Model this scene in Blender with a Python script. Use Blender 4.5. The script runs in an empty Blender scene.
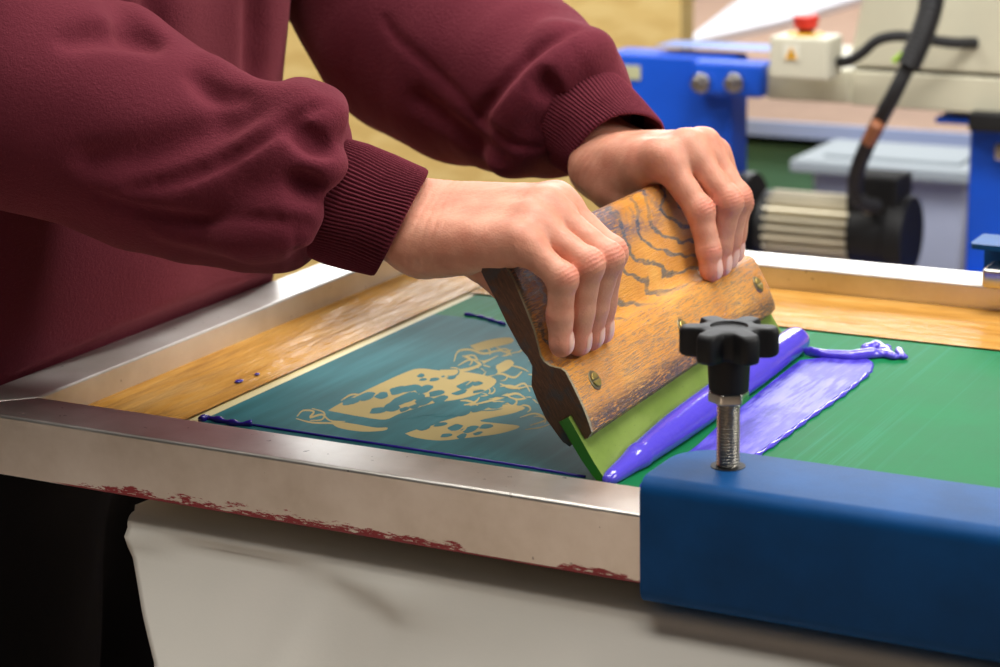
import bpy, bmesh, math, random
import numpy as np
from mathutils import Vector, Matrix
random.seed(4)
S = bpy.context.scene
COL = S.collection
A = np.array

# ------------------------------------------------------------------ camera
F = 2178.0
R_ = A([[4200., 493., -2178.], [1200., -598., 2178.]])
vx = R_[0] / np.linalg.norm(R_[0])
vy = R_[1] / np.linalg.norm(R_[1]); vy = vy - vx * vx.dot(vy); vy /= np.linalg.norm(vy)
vz = np.cross(vx, vy)
if vz[1] > 0: vz = -vz
RC = np.stack([vx, vy, vz], 1)            # world -> camera (x right, y down, z forward)
CAM = A([0.94427797, -1.00578509, 1.3423316])
ZT = 0.95                                  # top of the screen frame
ZM = 0.93                                  # mesh plane

def PP(px, py, p0, nn):                    # point of any plane seen at a photo pixel
    d = ray(px, py); return CAM + d * ((A(p0) - CAM).dot(A(nn)) / d.dot(A(nn)))
def ray(px, py):
    d = RC.T @ A([px - 500., py - 333.5, F]); return d / np.linalg.norm(d)
def P(px, py, axis, val):                  # point of a world plane (axis = val) seen at a photo pixel
    d = ray(px, py); return CAM + d * ((val - CAM[axis]) / d[axis])

cd = bpy.data.cameras.new('camera'); cam = bpy.data.objects.new('camera', cd); COL.objects.link(cam)
cam.matrix_world = Matrix(((RC[0][0], -RC[1][0], -RC[2][0], CAM[0]),
                           (RC[0][1], -RC[1][1], -RC[2][1], CAM[1]),
                           (RC[0][2], -RC[1][2], -RC[2][2], CAM[2]), (0, 0, 0, 1)))
cd.sensor_width = 36; cd.lens = F * 36 / 1000; cd.clip_start = .05; cd.clip_end = 60
cd.dof.use_dof = True; cd.dof.focus_distance = 1.33; cd.dof.aperture_fstop = 9.5
S.camera = cam

# ------------------------------------------------------------------ materials
def lin(c):
    return tuple((v / 255 / 12.92 if v <= 10 else ((v / 255 + .055) / 1.055) ** 2.4) for v in c) + (1,)
class NT:
    def __init__(s, name):
        s.m = bpy.data.materials.new(name); s.m.use_nodes = True
        s.t = s.m.node_tree; s.n = s.t.nodes; s.l = s.t.links
        s.b = s.n['Principled BSDF']
    def add(s, typ, **kw):
        nd = s.n.new('ShaderNode' + typ)
        for k, v in kw.items():
            if k in nd.inputs: s.set(nd.inputs[k], v)
            else: setattr(nd, k, v)
        return nd
    def set(s, inp, v):
        if hasattr(v, 'is_linked') or isinstance(v, bpy.types.NodeSocket): s.l.new(v, inp)
        else: inp.default_value = v
    def bs(s, **kw):
        for k, v in kw.items(): s.set(s.b.inputs[k.replace('_', ' ')], v)
        return s
    def coord(s, scale=(1, 1, 1), loc=(0, 0, 0)):
        tc = s.add('TexCoord'); mp = s.add('Mapping')
        s.l.new(tc.outputs['Object'], mp.inputs['Vector'])
        mp.inputs['Scale'].default_value = scale; mp.inputs['Location'].default_value = loc
        return mp.outputs[0]
    def noise(s, vec, scale, detail=4, rough=.55, dist=0):
        nd = s.add('TexNoise'); s.l.new(vec, nd.inputs['Vector'])
        nd.inputs['Scale'].default_value = scale; nd.inputs['Detail'].default_value = detail
        nd.inputs['Roughness'].default_value = rough; nd.inputs['Distortion'].default_value = dist
        return nd.outputs['Fac']
    def ramp(s, fac, stops, interp='LINEAR'):
        nd = s.add('ValToRGB'); s.l.new(fac, nd.inputs['Fac']); cr = nd.color_ramp; cr.interpolation = interp
        while len(cr.elements) < len(stops): cr.elements.new(.5)
        for e, (p, c) in zip(cr.elements, stops):
            e.position = p; e.color = c if len(c) == 4 else lin(c)
        return nd.outputs['Color']
    def mix(s, fac, a, b, mode='MIX'):
        nd = s.add('Mix', data_type='RGBA', blend_type=mode)
        s.set(nd.inputs[0], fac)
        s.set(nd.inputs[6], a); s.set(nd.inputs[7], b)
        return nd.outputs[2]
    def math(s, op, a, b=None, c=None):
        nd = s.add('Math', operation=op); s.set(nd.inputs[0], a)
        if b is not None: s.set(nd.inputs[1], b)
        if c is not None: s.set(nd.inputs[2], c)
        return nd.outputs[0]
    def smooth(s, v, lo, hi, a=0., b=1.):
        nd = s.add('MapRange', interpolation_type='SMOOTHSTEP'); s.set(nd.inputs['Value'], v)
        for k, x in (('From Min', lo), ('From Max', hi), ('To Min', a), ('To Max', b)): nd.inputs[k].default_value = x
        return nd.outputs[0]
    def xyz(s, vec):
        nd = s.add('SeparateXYZ'); s.l.new(vec, nd.inputs[0]); return nd.outputs
    def bump(s, h, strength=.3, dist=.001):
        nd = s.add('Bump'); s.l.new(h, nd.inputs['Height']); nd.inputs['Strength'].default_value = strength
        nd.inputs['Distance'].default_value = dist
        s.l.new(nd.outputs[0], s.b.inputs['Normal']); return nd
M = {}
def simple(name, c, rough=.5, metal=0., bump=None, spec=.5, var=0, vs=20):
    t = NT(name); t.bs(Base_Color=lin(c), Roughness=rough, Metallic=metal, Specular_IOR_Level=spec)
    v = t.coord()
    if var:
        nz = t.noise(v, vs)
        c1 = tuple(max(0, x * (1 - var)) for x in c); c2 = tuple(min(255, x * (1 + var)) for x in c)
        t.bs(Base_Color=t.ramp(nz, [(.3, c1), (.7, c2)]))
    if bump: t.bump(t.noise(v, bump[0]), bump[1], bump[2])
    M[name] = t.m; return t
# aluminium, brushed along a given axis
def alu(name, sc, paint=False):
    t = NT(name); v = t.coord(sc); g = t.coord()
    br = t.noise(v, 60, 6, .7); bl = t.noise(g, 14, 5, .6); sp = t.noise(g, 170, 2, .5)
    c = t.ramp(bl, [(.25, (196, 190, 180)), (.55, (222, 218, 212)), (.8, (236, 234, 230))])
    c = t.mix(t.math('MULTIPLY', t.math('GREATER_THAN', sp, .74), .6), c, lin((90, 84, 78)))
    rough = t.math('ADD', t.math('MULTIPLY', br, .14), t.math('MULTIPLY_ADD', bl, .2, .16))
    metal = .62
    if paint:
        x = t.xyz(g); edge = t.noise(t.coord((9, 9, 40)), 5, 6, .7); e2 = t.noise(t.coord((30, 30, 190)), 4, 5, .7)
        # dried red ink along the lower edge of the front face
        a = t.math('MULTIPLY', t.smooth(x[0], .085, .13), t.smooth(x[0], .405, .365))
        b = t.math('MULTIPLY', t.smooth(x[0], .425, .45), 1.)
        hgt = t.math('MULTIPLY', t.math('MAXIMUM', a, b), t.math('MULTIPLY_ADD', edge, .030, -.0095))
        up = t.math('SUBTRACT', x[2], .9095)
        m = t.math('MULTIPLY', t.smooth(t.math('SUBTRACT', hgt, up), 0., .0012), t.math('GREATER_THAN', e2, .44))
        m = t.math('MAXIMUM', m, t.math('MULTIPLY', t.math('LESS_THAN', up, .0018), t.smooth(x[0], .08, .1)))
        m = t.math('MULTIPLY', m, t.math('LESS_THAN', x[1], .0012))
        sm = t.math('MULTIPLY', t.math('GREATER_THAN', t.noise(t.coord((25, 25, 60), (3, 1, 0)), 3, 5, .7), .70), .5)
        m = t.math('MAXIMUM', m, sm)
        c = t.mix(m, c, lin((150, 34, 48)))
        metal = t.math('MULTIPLY_ADD', m, -.9, .92)
    t.bs(Base_Color=c, Roughness=rough, Metallic=metal)
    t.bump(br, .12, .0006); M[name] = t.m
alu('alu_x', (.6, 12, 12), True); alu('alu_y', (12, .6, 12))
simple('chrome', (200, 198, 190), .22, 1., var=.08)
simple('steel_rod', (186, 180, 168), .3, 1.)
simple('blue_paint', (16, 72, 128), .5, 0, (700, .25, .0004), var=.1, vs=18, spec=.12)
simple('machine_blue', (2, 80, 205), .5, var=.05, vs=9)
simple('machine_blue_light', (62, 116, 205), .35)
simple('beige', (196, 192, 170), .5, var=.04, vs=7)
simple('box_beige', (208, 205, 186), .5)
simple('red_plastic', (206, 48, 34), .4)
simple('yellow', (240, 176, 20), .5)
simple('label_white', (226, 224, 210), .6)
simple('pale_sticker', (188, 190, 150), .6)
simple('black_plastic', (22, 22, 24), .55, 0, (500, .3, .0003), spec=.3)
simple('black_rubber', (20, 20, 24), .5)
simple('blackish', (14, 15, 17), .6)
simple('fin_metal', (206, 198, 176), .4, .3)
simple('green_cable', (150, 190, 40), .5)
simple('copper', (150, 92, 60), .5)
simple('table_brown', (168, 140, 122), .8, var=.04, spec=.15)
simple('edge_blue', (150, 165, 205), .5)
simple('white_board', (228, 230, 240), .6)
simple('green_bin', (92, 140, 112), .6)
simple('grey_mat', (150, 152, 142), .8)
t = simple('box_plastic', (160, 168, 190), .35, var=.05, vs=4); t.bs(Alpha=1.)
simple('lid_plastic', (150, 160, 168), .6, spec=.25)
simple('bolt_brass', (196, 172, 100), .35, .75, var=.15, vs=300)
simple('washer', (150, 140, 112), .4, .8)
# skin
t = NT('skin'); g = t.coord()
red = t.add('Attribute', attribute_name='red').outputs['Fac']; nail = t.add('Attribute', attribute_name='nail').outputs['Fac']
n1 = t.noise(g, 55, 5, .6); n2 = t.noise(g, 420, 3, .6)
c = t.ramp(n1, [(.3, (204, 134, 110)), (.7, (220, 160, 134))])
c = t.mix(t.math('MULTIPLY', red, .75), c, lin((214, 122, 104)))
c = t.mix(t.math('MULTIPLY', t.math('GREATER_THAN', n2, .66), .12), c, lin((190, 120, 96)))
c = t.mix(nail, c, lin((236, 188, 174)))
vo = t.add('TexVoronoi', Scale=700.); t.l.new(g, vo.inputs['Vector'])
h = t.math('ADD', t.math('MULTIPLY', vo.outputs['Distance'], .6), n2)
h = t.math('MULTIPLY', h, t.math('SUBTRACT', 1., nail))
t.bs(Base_Color=c, Roughness=t.math('MULTIPLY_ADD', nail, -.2, .5), Subsurface_Weight=.16,
     Subsurface_Radius=(.008, .003, .0015), Subsurface_Scale=1., Specular_IOR_Level=.4)
t.bump(h, .28, .0006); M['skin'] = t.m
# sweatshirt
def fleece(name, rib=False):
    t = NT(name); g = t.coord(); n = t.noise(g, 900, 3, .7); f = t.noise(g, 380, 2, .6); b = t.noise(g, 6, 3)
    c = t.ramp(b, [(.3, (88, 30, 42)), (.7, (100, 36, 50))])
    c = t.mix(t.math('MULTIPLY', t.smooth(n, .60, .78), .35), c, lin((170, 92, 100)))
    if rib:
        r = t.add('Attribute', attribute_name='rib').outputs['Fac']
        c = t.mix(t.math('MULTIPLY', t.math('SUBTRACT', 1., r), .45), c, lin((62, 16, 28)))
    t.bs(Base_Color=c, Roughness=.92, Specular_IOR_Level=.15, Sheen_Weight=.35, Sheen_Roughness=.5)
    t.b.inputs['Sheen Tint'].default_value = lin((220, 120, 130))
    t.bump(t.math('ADD', n, f), .55, .0012); M[name] = t.m
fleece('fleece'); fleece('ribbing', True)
simple('black_cloth', (14, 13, 15), .9, 0, (300, .3, .001), spec=.15)
simple('shoe', (20, 20, 22), .7)
# wood faces
t = NT('wood'); v = t.coord()
x = t.xyz(v)                                       # local: n, w, u
dx = t.math('MULTIPLY', t.math('SUBTRACT', x[1], .262), .42); dz = t.math('SUBTRACT', x[2], .128)
nz = t.noise(t.coord((1, .35, 1)), 28, 4, .6)
rr = t.math('SQRT', t.math('ADD', t.math('MULTIPLY', dx, dx), t.math('MULTIPLY', dz, dz)))
rr = t.math('ADD', rr, t.math('MULTIPLY', nz, .035))
ring = t.math('FRACT', t.math('MULTIPLY', rr, 92.))
lng = t.noise(t.coord((30, 1.3, 30)), 12, 8, .7)          # long grain lines
fine = t.noise(t.coord((60, 6, 60)), 16, 5, .75)
up = t.smooth(x[2], .074, .082)
line = t.mix(up, t.smooth(t.math('PINGPONG', t.math('MULTIPLY', lng, 7.), .5), .34, .44), t.math('MULTIPLY', t.smooth(ring, .66, .76), t.smooth(ring, 1., .92)))
pat = t.noise(t.coord((1, .8, 1), (2, 3, 1)), 22, 4, .6)
c = t.ramp(t.noise(v, 18, 4), [(.3, (206, 132, 48)), (.6, (232, 160, 66)), (.8, (242, 182, 90))])
c = t.mix(t.math('MULTIPLY', t.smooth(fine, .5, .64), .28), c, lin((168, 104, 48)))
c = t.mix(t.math('MULTIPLY', line, t.math('MULTIPLY', t.smooth(pat, .3, .5, .3, .9), t.smooth(fine, .34, .5, .45, 1.))), c, lin((92, 96, 94)))
# blue-grey ink staining near the top edge and dark wear along the lower lip
st = t.math('MULTIPLY', t.smooth(x[2], .112, .13), t.math('MULTIPLY', t.smooth(pat, .36, .5), t.smooth(fine, .36, .5)))
st = t.math('MULTIPLY', st, t.smooth(x[1], .26, .2))
c = t.mix(t.math('MULTIPLY', st, .85), c, lin((62, 74, 104)))
lo = t.math('MULTIPLY', t.smooth(x[2], .046, .034), t.smooth(fine, .36, .5))
c = t.mix(t.math('MULTIPLY', lo, .85), c, lin((54, 54, 54)))
nb = t.math('MULTIPLY', t.smooth(x[1], .05, .004), t.math('MULTIPLY', t.smooth(fine, .4, .55), t.smooth(x[2], .08, .1)))
c = t.mix(t.math('MULTIPLY', nb, .8), c, lin((84, 80, 66)))
c = t.mix(t.math('MULTIPLY', t.smooth(x[1], .0026, .0012), t.smooth(fine, .3, .45)), c, lin((150, 140, 112)))
t.bs(Base_Color=c, Roughness=t.math('MULTIPLY_ADD', fine, .3, .08), Specular_IOR_Level=.75)
t.bump(t.math('ADD', t.math('MULTIPLY', lng, 1.), fine), .7, .0016); M['wood'] = t.m
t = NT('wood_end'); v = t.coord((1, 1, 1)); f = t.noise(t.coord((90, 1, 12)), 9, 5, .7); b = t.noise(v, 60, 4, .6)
c = t.ramp(f, [(.3, (58, 34, 22)), (.55, (92, 56, 34)), (.75, (118, 76, 46))])  # end grain and dirt, with the end's shade put into the brown
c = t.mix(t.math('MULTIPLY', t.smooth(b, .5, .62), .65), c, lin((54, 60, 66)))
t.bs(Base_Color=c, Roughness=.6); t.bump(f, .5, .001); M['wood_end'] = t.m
t = NT('blade'); v = t.coord(); b = t.noise(t.coord((1, .6, 1)), 40, 4); sc = t.noise(t.coord((40, 14, 40)), 14, 3, .6)
c = t.ramp(b, [(.3, (108, 132, 56)), (.7, (132, 154, 76))])
c = t.mix(t.math('MULTIPLY', t.smooth(sc, .62, .7), .3), c, lin((70, 90, 50)))
t.bs(Base_Color=c, Roughness=.3, Subsurface_Weight=.15, Subsurface_Radius=(.003, .004, .001), Subsurface_Scale=1.)
M['blade'] = t.m
simple('blade_end', (52, 112, 20), .35)
# inks
t = NT('ink'); v = t.coord(); t.bs(Base_Color=lin((88, 74, 206)), Roughness=.16, Specular_IOR_Level=.6, Coat_Weight=.4, Coat_Roughness=.08,
     Subsurface_Weight=.15, Subsurface_Radius=(.002, .002, .006), Subsurface_Scale=1.)
t.bump(t.noise(t.coord((2, 2, 2)), 60, 3), .25, .002); M['ink'] = t.m
t = NT('ink_dark'); t.bs(Base_Color=lin((44, 30, 140)), Roughness=.2); M['ink_dark'] = t.m
t = NT('ink_film'); v = t.coord((1, .25, 1)); g = t.coord(); x = t.xyz(g)
n = t.noise(v, 90, 5, .65); n2 = t.noise(g, 40, 5, .6); n3 = t.noise(t.coord((1, .1, 1)), 300, 3, .6)
c = t.ramp(t.math('MULTIPLY_ADD', n3, .35, t.math('MULTIPLY', n, .65)), [(.38, (46, 38, 142)), (.5, (68, 58, 176)), (.62, (100, 92, 200))])
painted_glare = t.math('MULTIPLY', t.smooth(t.math('ADD', x[1], t.math('MULTIPLY', n2, .12)), .30, .34), t.smooth(t.math('ADD', x[1], t.math('MULTIPLY', n2, .1)), .42, .395))
painted_glare = t.math('MULTIPLY', painted_glare, t.smooth(t.math('ADD', x[0], t.math('MULTIPLY', n2, .03)), .452, .458))
c = t.mix(t.math('MULTIPLY', t.math('MULTIPLY', painted_glare, t.smooth(n3, .35, .55)), .3), c, lin((160, 162, 216)))  # pale reflection on the wet ink, put into its colour
t.bs(Base_Color=c, Roughness=.34, Specular_IOR_Level=.06); t.bump(t.math('ADD', n, n3), .3, .0008); M['ink_film'] = t.m
# screen surfaces
t = NT('mesh_cloth'); v = t.coord(); t.bs(Base_Color=lin((205, 190, 140)), Roughness=.5); M['mesh_cloth'] = t.m
simple('sand_film', (168, 150, 102), .7, 0, (900, .1, .0003), spec=.03)
t = NT('emulsion'); g = t.coord(); x = t.xyz(g)
n = t.noise(g, 9, 4, .6); st = t.noise(t.coord((14, 1, 1)), 6, 4, .6); st2 = t.noise(t.coord((90, 1.2, 1)), 3, 3, .6); gr = t.noise(g, 1400, 2)
gcol = t.ramp(n, [(.3, (12, 98, 54)), (.7, (18, 114, 66))])
tcol = t.ramp(st, [(.25, (20, 78, 82)), (.5, (28, 90, 96)), (.75, (42, 104, 112))])
edge = t.math('ADD', x[1], t.math('MULTIPLY', t.math('SUBTRACT', n, .5), .02))
tm = t.math('MULTIPLY', t.smooth(x[0], .416, .402), t.smooth(edge, .402, .398))
haze = t.math('MULTIPLY', t.smooth(st2, .5, .7), t.math('MULTIPLY', t.smooth(x[0], .6, .5), .22))
c = t.mix(haze, gcol, lin((60, 150, 130)))
c = t.mix(tm, c, tcol)
t.bs(Base_Color=c, Roughness=t.math('MULTIPLY_ADD', n, .12, .5), Specular_IOR_Level=.08); t.bump(gr, .06, .0003); M['emulsion'] = t.m
def tape(name, sc, wr, sp=.04):
    t = NT(name); w1 = t.noise(t.coord(sc), 7, 3, .5, .6); w2 = t.noise(t.coord(sc, (3, 2, 0)), 26, 4, .6, .4); b = t.noise(t.coord(), 12, 3)
    sw = t.noise(t.coord(tuple(s * 1.6 for s in sc)), 11, 3)
    c = t.ramp(sw, [(.3, (166, 118, 54)), (.5, (184, 134, 64)), (.72, (194, 150, 84))])
    c = t.mix(t.math('MULTIPLY', t.smooth(w2, .6, .75), .14), c, lin((160, 108, 44)))
    t.bs(Base_Color=c, Roughness=.2, Specular_IOR_Level=sp)
    t.bump(t.math('ADD', w1, t.math('MULTIPLY', w2, .35)), wr, .012); M[name] = t.m
tape('tape_y', (5, .8, 1), .75); tape('tape_x', (.8, 5, 1), .4, .03)
# sheet
t = NT('sheet'); g = t.coord(); t.bs(Base_Color=t.ramp(t.noise(g, 5, 3), [(.3, (206, 202, 192)), (.7, (216, 211, 202))]), Roughness=.55, Specular_IOR_Level=.35)
t.bump(t.noise(g, 500, 3), .1, .0004); M['sheet'] = t.m
simple('board', (200, 190, 170), .6)
# osb
t = NT('osb'); v = t.coord((1, 1, 1)); vo = t.add('TexVoronoi', Scale=16.); t.l.new(t.coord((1, 1, 2.4)), vo.inputs['Vector'])
c = t.ramp(t.xyz(vo.outputs['Color'])[0], [(0, (196, 164, 96)), (.5, (214, 186, 116)), (1, (228, 206, 142))])
c = t.mix(t.noise(v, 5, 4), c, lin((214, 184, 118))); t.bs(Base_Color=c, Roughness=.7); M['osb'] = t.m
simple('floor_mat', (180, 160, 146), .65, var=.06, vs=3)
simple('wall_mat', (214, 208, 196), .8, var=.03, vs=2)

# ------------------------------------------------------------------ object helpers
def meta(o, label=None, cat=None, group=None, kind=None):
    for k, v in (('label', label), ('category', cat), ('group', group), ('kind', kind)):
        if v: o[k] = v
    return o
def empty(name, loc, label=None, cat=None, group=None, mat=None):
    o = bpy.data.objects.new(name, None); COL.objects.link(o); o.empty_display_size = .05
    o.matrix_world = mat if mat is not None else Matrix.Translation(Vector(loc))
    return meta(o, label, cat, group)
def link(name, me, mats, parent=None, local=False, smooth=True):
    o = bpy.data.objects.new(name, me); COL.objects.link(o)
    for m in (mats if isinstance(mats, (list, tuple)) else [mats]): me.materials.append(M[m] if isinstance(m, str) else m)
    if smooth: me.polygons.foreach_set('use_smooth', [True] * len(me.polygons))
    if parent is not None:
        o.parent = parent
        if not local:
            top = parent
            mw = parent.matrix_basis.copy()
            while top.parent: top = top.parent; mw = top.matrix_basis @ mw if top.type == 'EMPTY' else mw
            root = parent
            while root.parent: root = root.parent
            # every parent mesh below a root sits at that root's inverse, so world = mesh coordinates
            if parent is root: o.matrix_basis = root.matrix_basis.inverted()
    return o
def from_bm(bm, name, mats, parent=None, smooth=False, bevel=0, seg=2, local=False, sub=0):
    me = bpy.data.meshes.new(name); bm.normal_update(); bm.to_mesh(me); bm.free()
    o = link(name, me, mats, parent, local, smooth)
    if bevel:
        md = o.modifiers.new('bevel', 'BEVEL'); md.width = bevel; md.segments = seg; md.limit_method = 'ANGLE'; md.angle_limit = math.radians(35)
        me.polygons.foreach_set('use_smooth', [True] * len(me.polygons))
        md.harden_normals = False
        w = o.modifiers.new('wn', 'WEIGHTED_NORMAL'); w.keep_sharp = True
    return o
def box(bm, lo, hi):
    vs = [bm.verts.new((x, y, z)) for x in (lo[0], hi[0]) for y in (lo[1], hi[1]) for z in (lo[2], hi[2])]
    for f in ((0, 1, 3, 2), (4, 6, 7, 5), (0, 4, 5, 1), (2, 3, 7, 6), (0, 2, 6, 4), (1, 5, 7, 3)): bm.faces.new([vs[i] for i in f])
def prism(bm, pts, off):
    """closed polygon pts (3-D) extruded by vector off"""
    a = [bm.verts.new(p) for p in pts]; b = [bm.verts.new(tuple(A(p) + A(off))) for p in pts]
    n = len(pts); f1 = bm.faces.new(a); f2 = bm.faces.new(b[::-1])
    for i in range(n): bm.faces.new((a[i], b[i], b[(i + 1) % n], a[(i + 1) % n]))
    bmesh.ops.recalc_face_normals(bm, faces=bm.faces)
    return f1, f2
def cyl(bm, a, b, r0, r1=None, n=24, caps=True):
    a = A(a, float); b = A(b, float); r1 = r0 if r1 is None else r1
    d = (b - a) / np.linalg.norm(b - a); h = A([0, 0, 1.]) if abs(d[2]) < .9 else A([1., 0, 0])
    e = np.cross(d, h); e /= np.linalg.norm(e); g = np.cross(d, e)
    ra = []; rb = []
    for i in range(n):
        c = math.cos(2 * math.pi * i / n) * e + math.sin(2 * math.pi * i / n) * g
        ra.append(bm.verts.new(a + c * r0)); rb.append(bm.verts.new(b + c * r1))
    for i in range(n): bm.faces.new((ra[i], ra[(i + 1) % n], rb[(i + 1) % n], rb[i]))
    if caps: bm.faces.new(ra[::-1]); bm.faces.new(rb)
    bmesh.ops.recalc_face_normals(bm, faces=bm.faces)
def catmull(pts, n=8):
    pts = [A(p, float) for p in pts]; q = [2 * pts[0] - pts[1]] + pts + [2 * pts[-1] - pts[-2]]; out = []
    for i in range(1, len(q) - 2):
        for k in range(n):
            t = k / n; out.append(.5 * (2 * q[i] + (q[i + 1] - q[i - 1]) * t + (2 * q[i - 1] - 5 * q[i] + 4 * q[i + 1] - q[i + 2]) * t * t + (3 * q[i] - q[i - 1] - 3 * q[i + 1] + q[i + 2]) * t ** 3))
    out.append(pts[-1]); return out
def tube(bm, pts, rad, n=14, prof=None):
    """tube through pts; rad number or function of the arc parameter (0..1)"""
    pts = [A(p, float) for p in pts]; rings = []; up = None
    L = [0]
    for i in range(1, len(pts)): L.append(L[-1] + np.linalg.norm(pts[i] - pts[i - 1]))
    for i, p in enumerate(pts):
        d = pts[min(i + 1, len(pts) - 1)] - pts[max(i - 1, 0)]; d = d / np.linalg.norm(d)
        if up is None: up = A([0, 0, 1.]) if abs(d[2]) < .9 else A([1., 0, 0])
        e = up - d * up.dot(d); e /= np.linalg.norm(e); up = e; g = np.cross(d, e)
        r = rad(L[i]) if callable(rad) else rad
        rings.append([bm.verts.new(p + r * (math.cos(2 * math.pi * k / n) * e + math.sin(2 * math.pi * k / n) * g)) for k in range(n)])
    for a, b in zip(rings, rings[1:]):
        for k in range(n): bm.faces.new((a[k], a[(k + 1) % n], b[(k + 1) % n], b[k]))
    bm.faces.new(rings[0][::-1]); bm.faces.new(rings[-1])
    bmesh.ops.recalc_face_normals(bm, faces=bm.faces)
class Strip(list): strip = True
def ngon_mesh(name, loops, mats, parent, z, smooth=False):
    bm = bmesh.new()
    for li, (mi, lp) in enumerate(loops):
        vs = [bm.verts.new((p[0], p[1], z + .00005 * mi + .0000012 * li)) for p in lp]
        if mi == 'x': continue
        if getattr(lp, 'strip', False):
            k = len(vs) // 2; up = vs[:k]; dn = vs[k:][::-1]
            for i in range(k - 1): bm.faces.new((up[i], up[i + 1], dn[i + 1], dn[i])).material_index = mi
            continue
        f = bm.faces.new(vs); f.material_index = mi
        if f.calc_area() and f.normal.z < 0: pass
    bmesh.ops.triangulate(bm, faces=bm.faces); bm.normal_update()
    for f in bm.faces:
        if f.normal.z < 0: f.normal_flip()
    return from_bm(bm, name, mats, parent, smooth)

# ------------------------------------------------------------------ implicit surfaces
class Field:
    """signed distance samples on a grid, combined smoothly, extracted with surface nets"""
    def __init__(s, lo, hi, h):
        s.lo = A(lo, float); s.h = h
        s.ax = [np.arange(lo[i], hi[i] + h, h).astype(np.float32) for i in range(3)]
        s.v = np.full([len(a) for a in s.ax], .05, np.float32)
    def sl(s, lo, hi, pad):
        r = []
        for i in range(3):
            a = int(max(0, math.floor((lo[i] - pad - s.lo[i]) / s.h))); b = int(min(len(s.ax[i]), math.ceil((hi[i] + pad - s.lo[i]) / s.h) + 1))
            if b <= a + 1: return None
            r.append(slice(a, b))
        return tuple(r)
    def capd(s, q, a, b, ra, rb):
        X = s.ax[0][q[0]][:, None, None]; Y = s.ax[1][q[1]][None, :, None]; Z = s.ax[2][q[2]][None, None, :]
        d = b - a; L = max(float(d.dot(d)), 1e-12)
        t = ((X - a[0]) * d[0] + (Y - a[1]) * d[1] + (Z - a[2]) * d[2]) / L; t = np.clip(t, 0, 1)
        return np.sqrt((X - a[0] - t * d[0]) ** 2 + (Y - a[1] - t * d[1]) ** 2 + (Z - a[2] - t * d[2]) ** 2) - (ra + (rb - ra) * t)
    def cap(s, a, b, ra, rb=None, k=.004, sub=False):
        a = A(a, float); b = A(b, float); rb = ra if rb is None else rb
        q = s.sl(np.minimum(a, b), np.maximum(a, b), max(ra, rb) + k + 3 * s.h)
        if q is None: return s
        d = s.capd(q, a, b, ra, rb).astype(np.float32); v = s.v[q]
        if sub:
            d = -d; h = np.clip(.5 + .5 * (d - v) / k, 0, 1); s.v[q] = v * (1 - h) + d * h + k * h * (1 - h)
        else:
            h = np.clip(.5 + .5 * (d - v) / k, 0, 1); s.v[q] = d * (1 - h) + v * h - k * h * (1 - h)
        return s
    def chain(s, pts, rads, k):
        return s.multi([(pts[i], pts[i + 1], rads[i], rads[i + 1]) for i in range(len(pts) - 1)], k)
    def multi(s, segs, k, sub=False):
        if not segs: return s
        P_ = A([a for a, _, _, _ in segs] + [b for _, b, _, _ in segs]); R_m = max(max(x[2], x[3]) for x in segs)
        q = s.sl(P_.min(0), P_.max(0), R_m + k + 3 * s.h)
        if q is None: return s
        d = None
        for a, b, ra, rb in segs:
            e = s.capd(q, A(a, float), A(b, float), ra, rb).astype(np.float32); d = e if d is None else np.minimum(d, e)
        v = s.v[q]
        if sub: d = -d; h = np.clip(.5 + .5 * (d - v) / k, 0, 1); s.v[q] = v * (1 - h) + d * h + k * h * (1 - h)
        else: h = np.clip(.5 + .5 * (d - v) / k, 0, 1); s.v[q] = d * (1 - h) + v * h - k * h * (1 - h)
        return s
    def union(s, o, k):
        h = np.clip(.5 + .5 * (o.v - s.v) / k, 0, 1); s.v = o.v * (1 - h) + s.v * h - k * h * (1 - h); return s
    def sample(s, p):
        p = np.atleast_2d(p); g = (p - s.lo) / s.h; i = np.floor(g).astype(int)
        for k in range(3): i[:, k] = np.clip(i[:, k], 0, s.v.shape[k] - 2)
        f = np.clip(g - i, 0, 1); r = 0
        for a in (0, 1):
            for b in (0, 1):
                for c in (0, 1):
                    w = (f[:, 0] if a else 1 - f[:, 0]) * (f[:, 1] if b else 1 - f[:, 1]) * (f[:, 2] if c else 1 - f[:, 2])
                    r = r + w * s.v[i[:, 0] + a, i[:, 1] + b, i[:, 2] + c]
        return r
    def hit(s, px, py):
        d = ray(px, py); t = .8
        ts = np.arange(.8, 2.4, s.h * .5); pts = CAM + d * ts[:, None]
        hi = s.lo + s.h * (A(s.v.shape) - 1); ins = np.all((pts > s.lo) & (pts < hi), 1)
        val = s.sample(pts); bad = np.where(ins & (val < 0))[0]
        if len(bad): return pts[bad[0]]
        near = np.where(ins)[0]
        return pts[near[np.argmin(val[near])]] if len(near) else None
    def line(s, pix, r, k, sub=True, lift=0., taper=True):
        """a fold (sub) or a welt along photo pixels lying on the present surface"""
        pix = catmull([A(p + (0,), float) for p in pix], 5); pts = [s.hit(p[0], p[1]) for p in pix]
        pts = [p for p in pts if p is not None]; n = len(pts)
        pts = [p - lift * ray(*(500, 333)) for p in pts]
        segs = []
        for i in range(n - 1):
            def rr(j): return r * (math.sin(math.pi * (j + .6) / (n + .2)) ** .5 if taper else 1)
            if np.linalg.norm(pts[i] - pts[i + 1]) < .04: segs.append((pts[i], pts[i + 1], rr(i), rr(i + 1)))
        s.multi(segs, k, sub)
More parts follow.
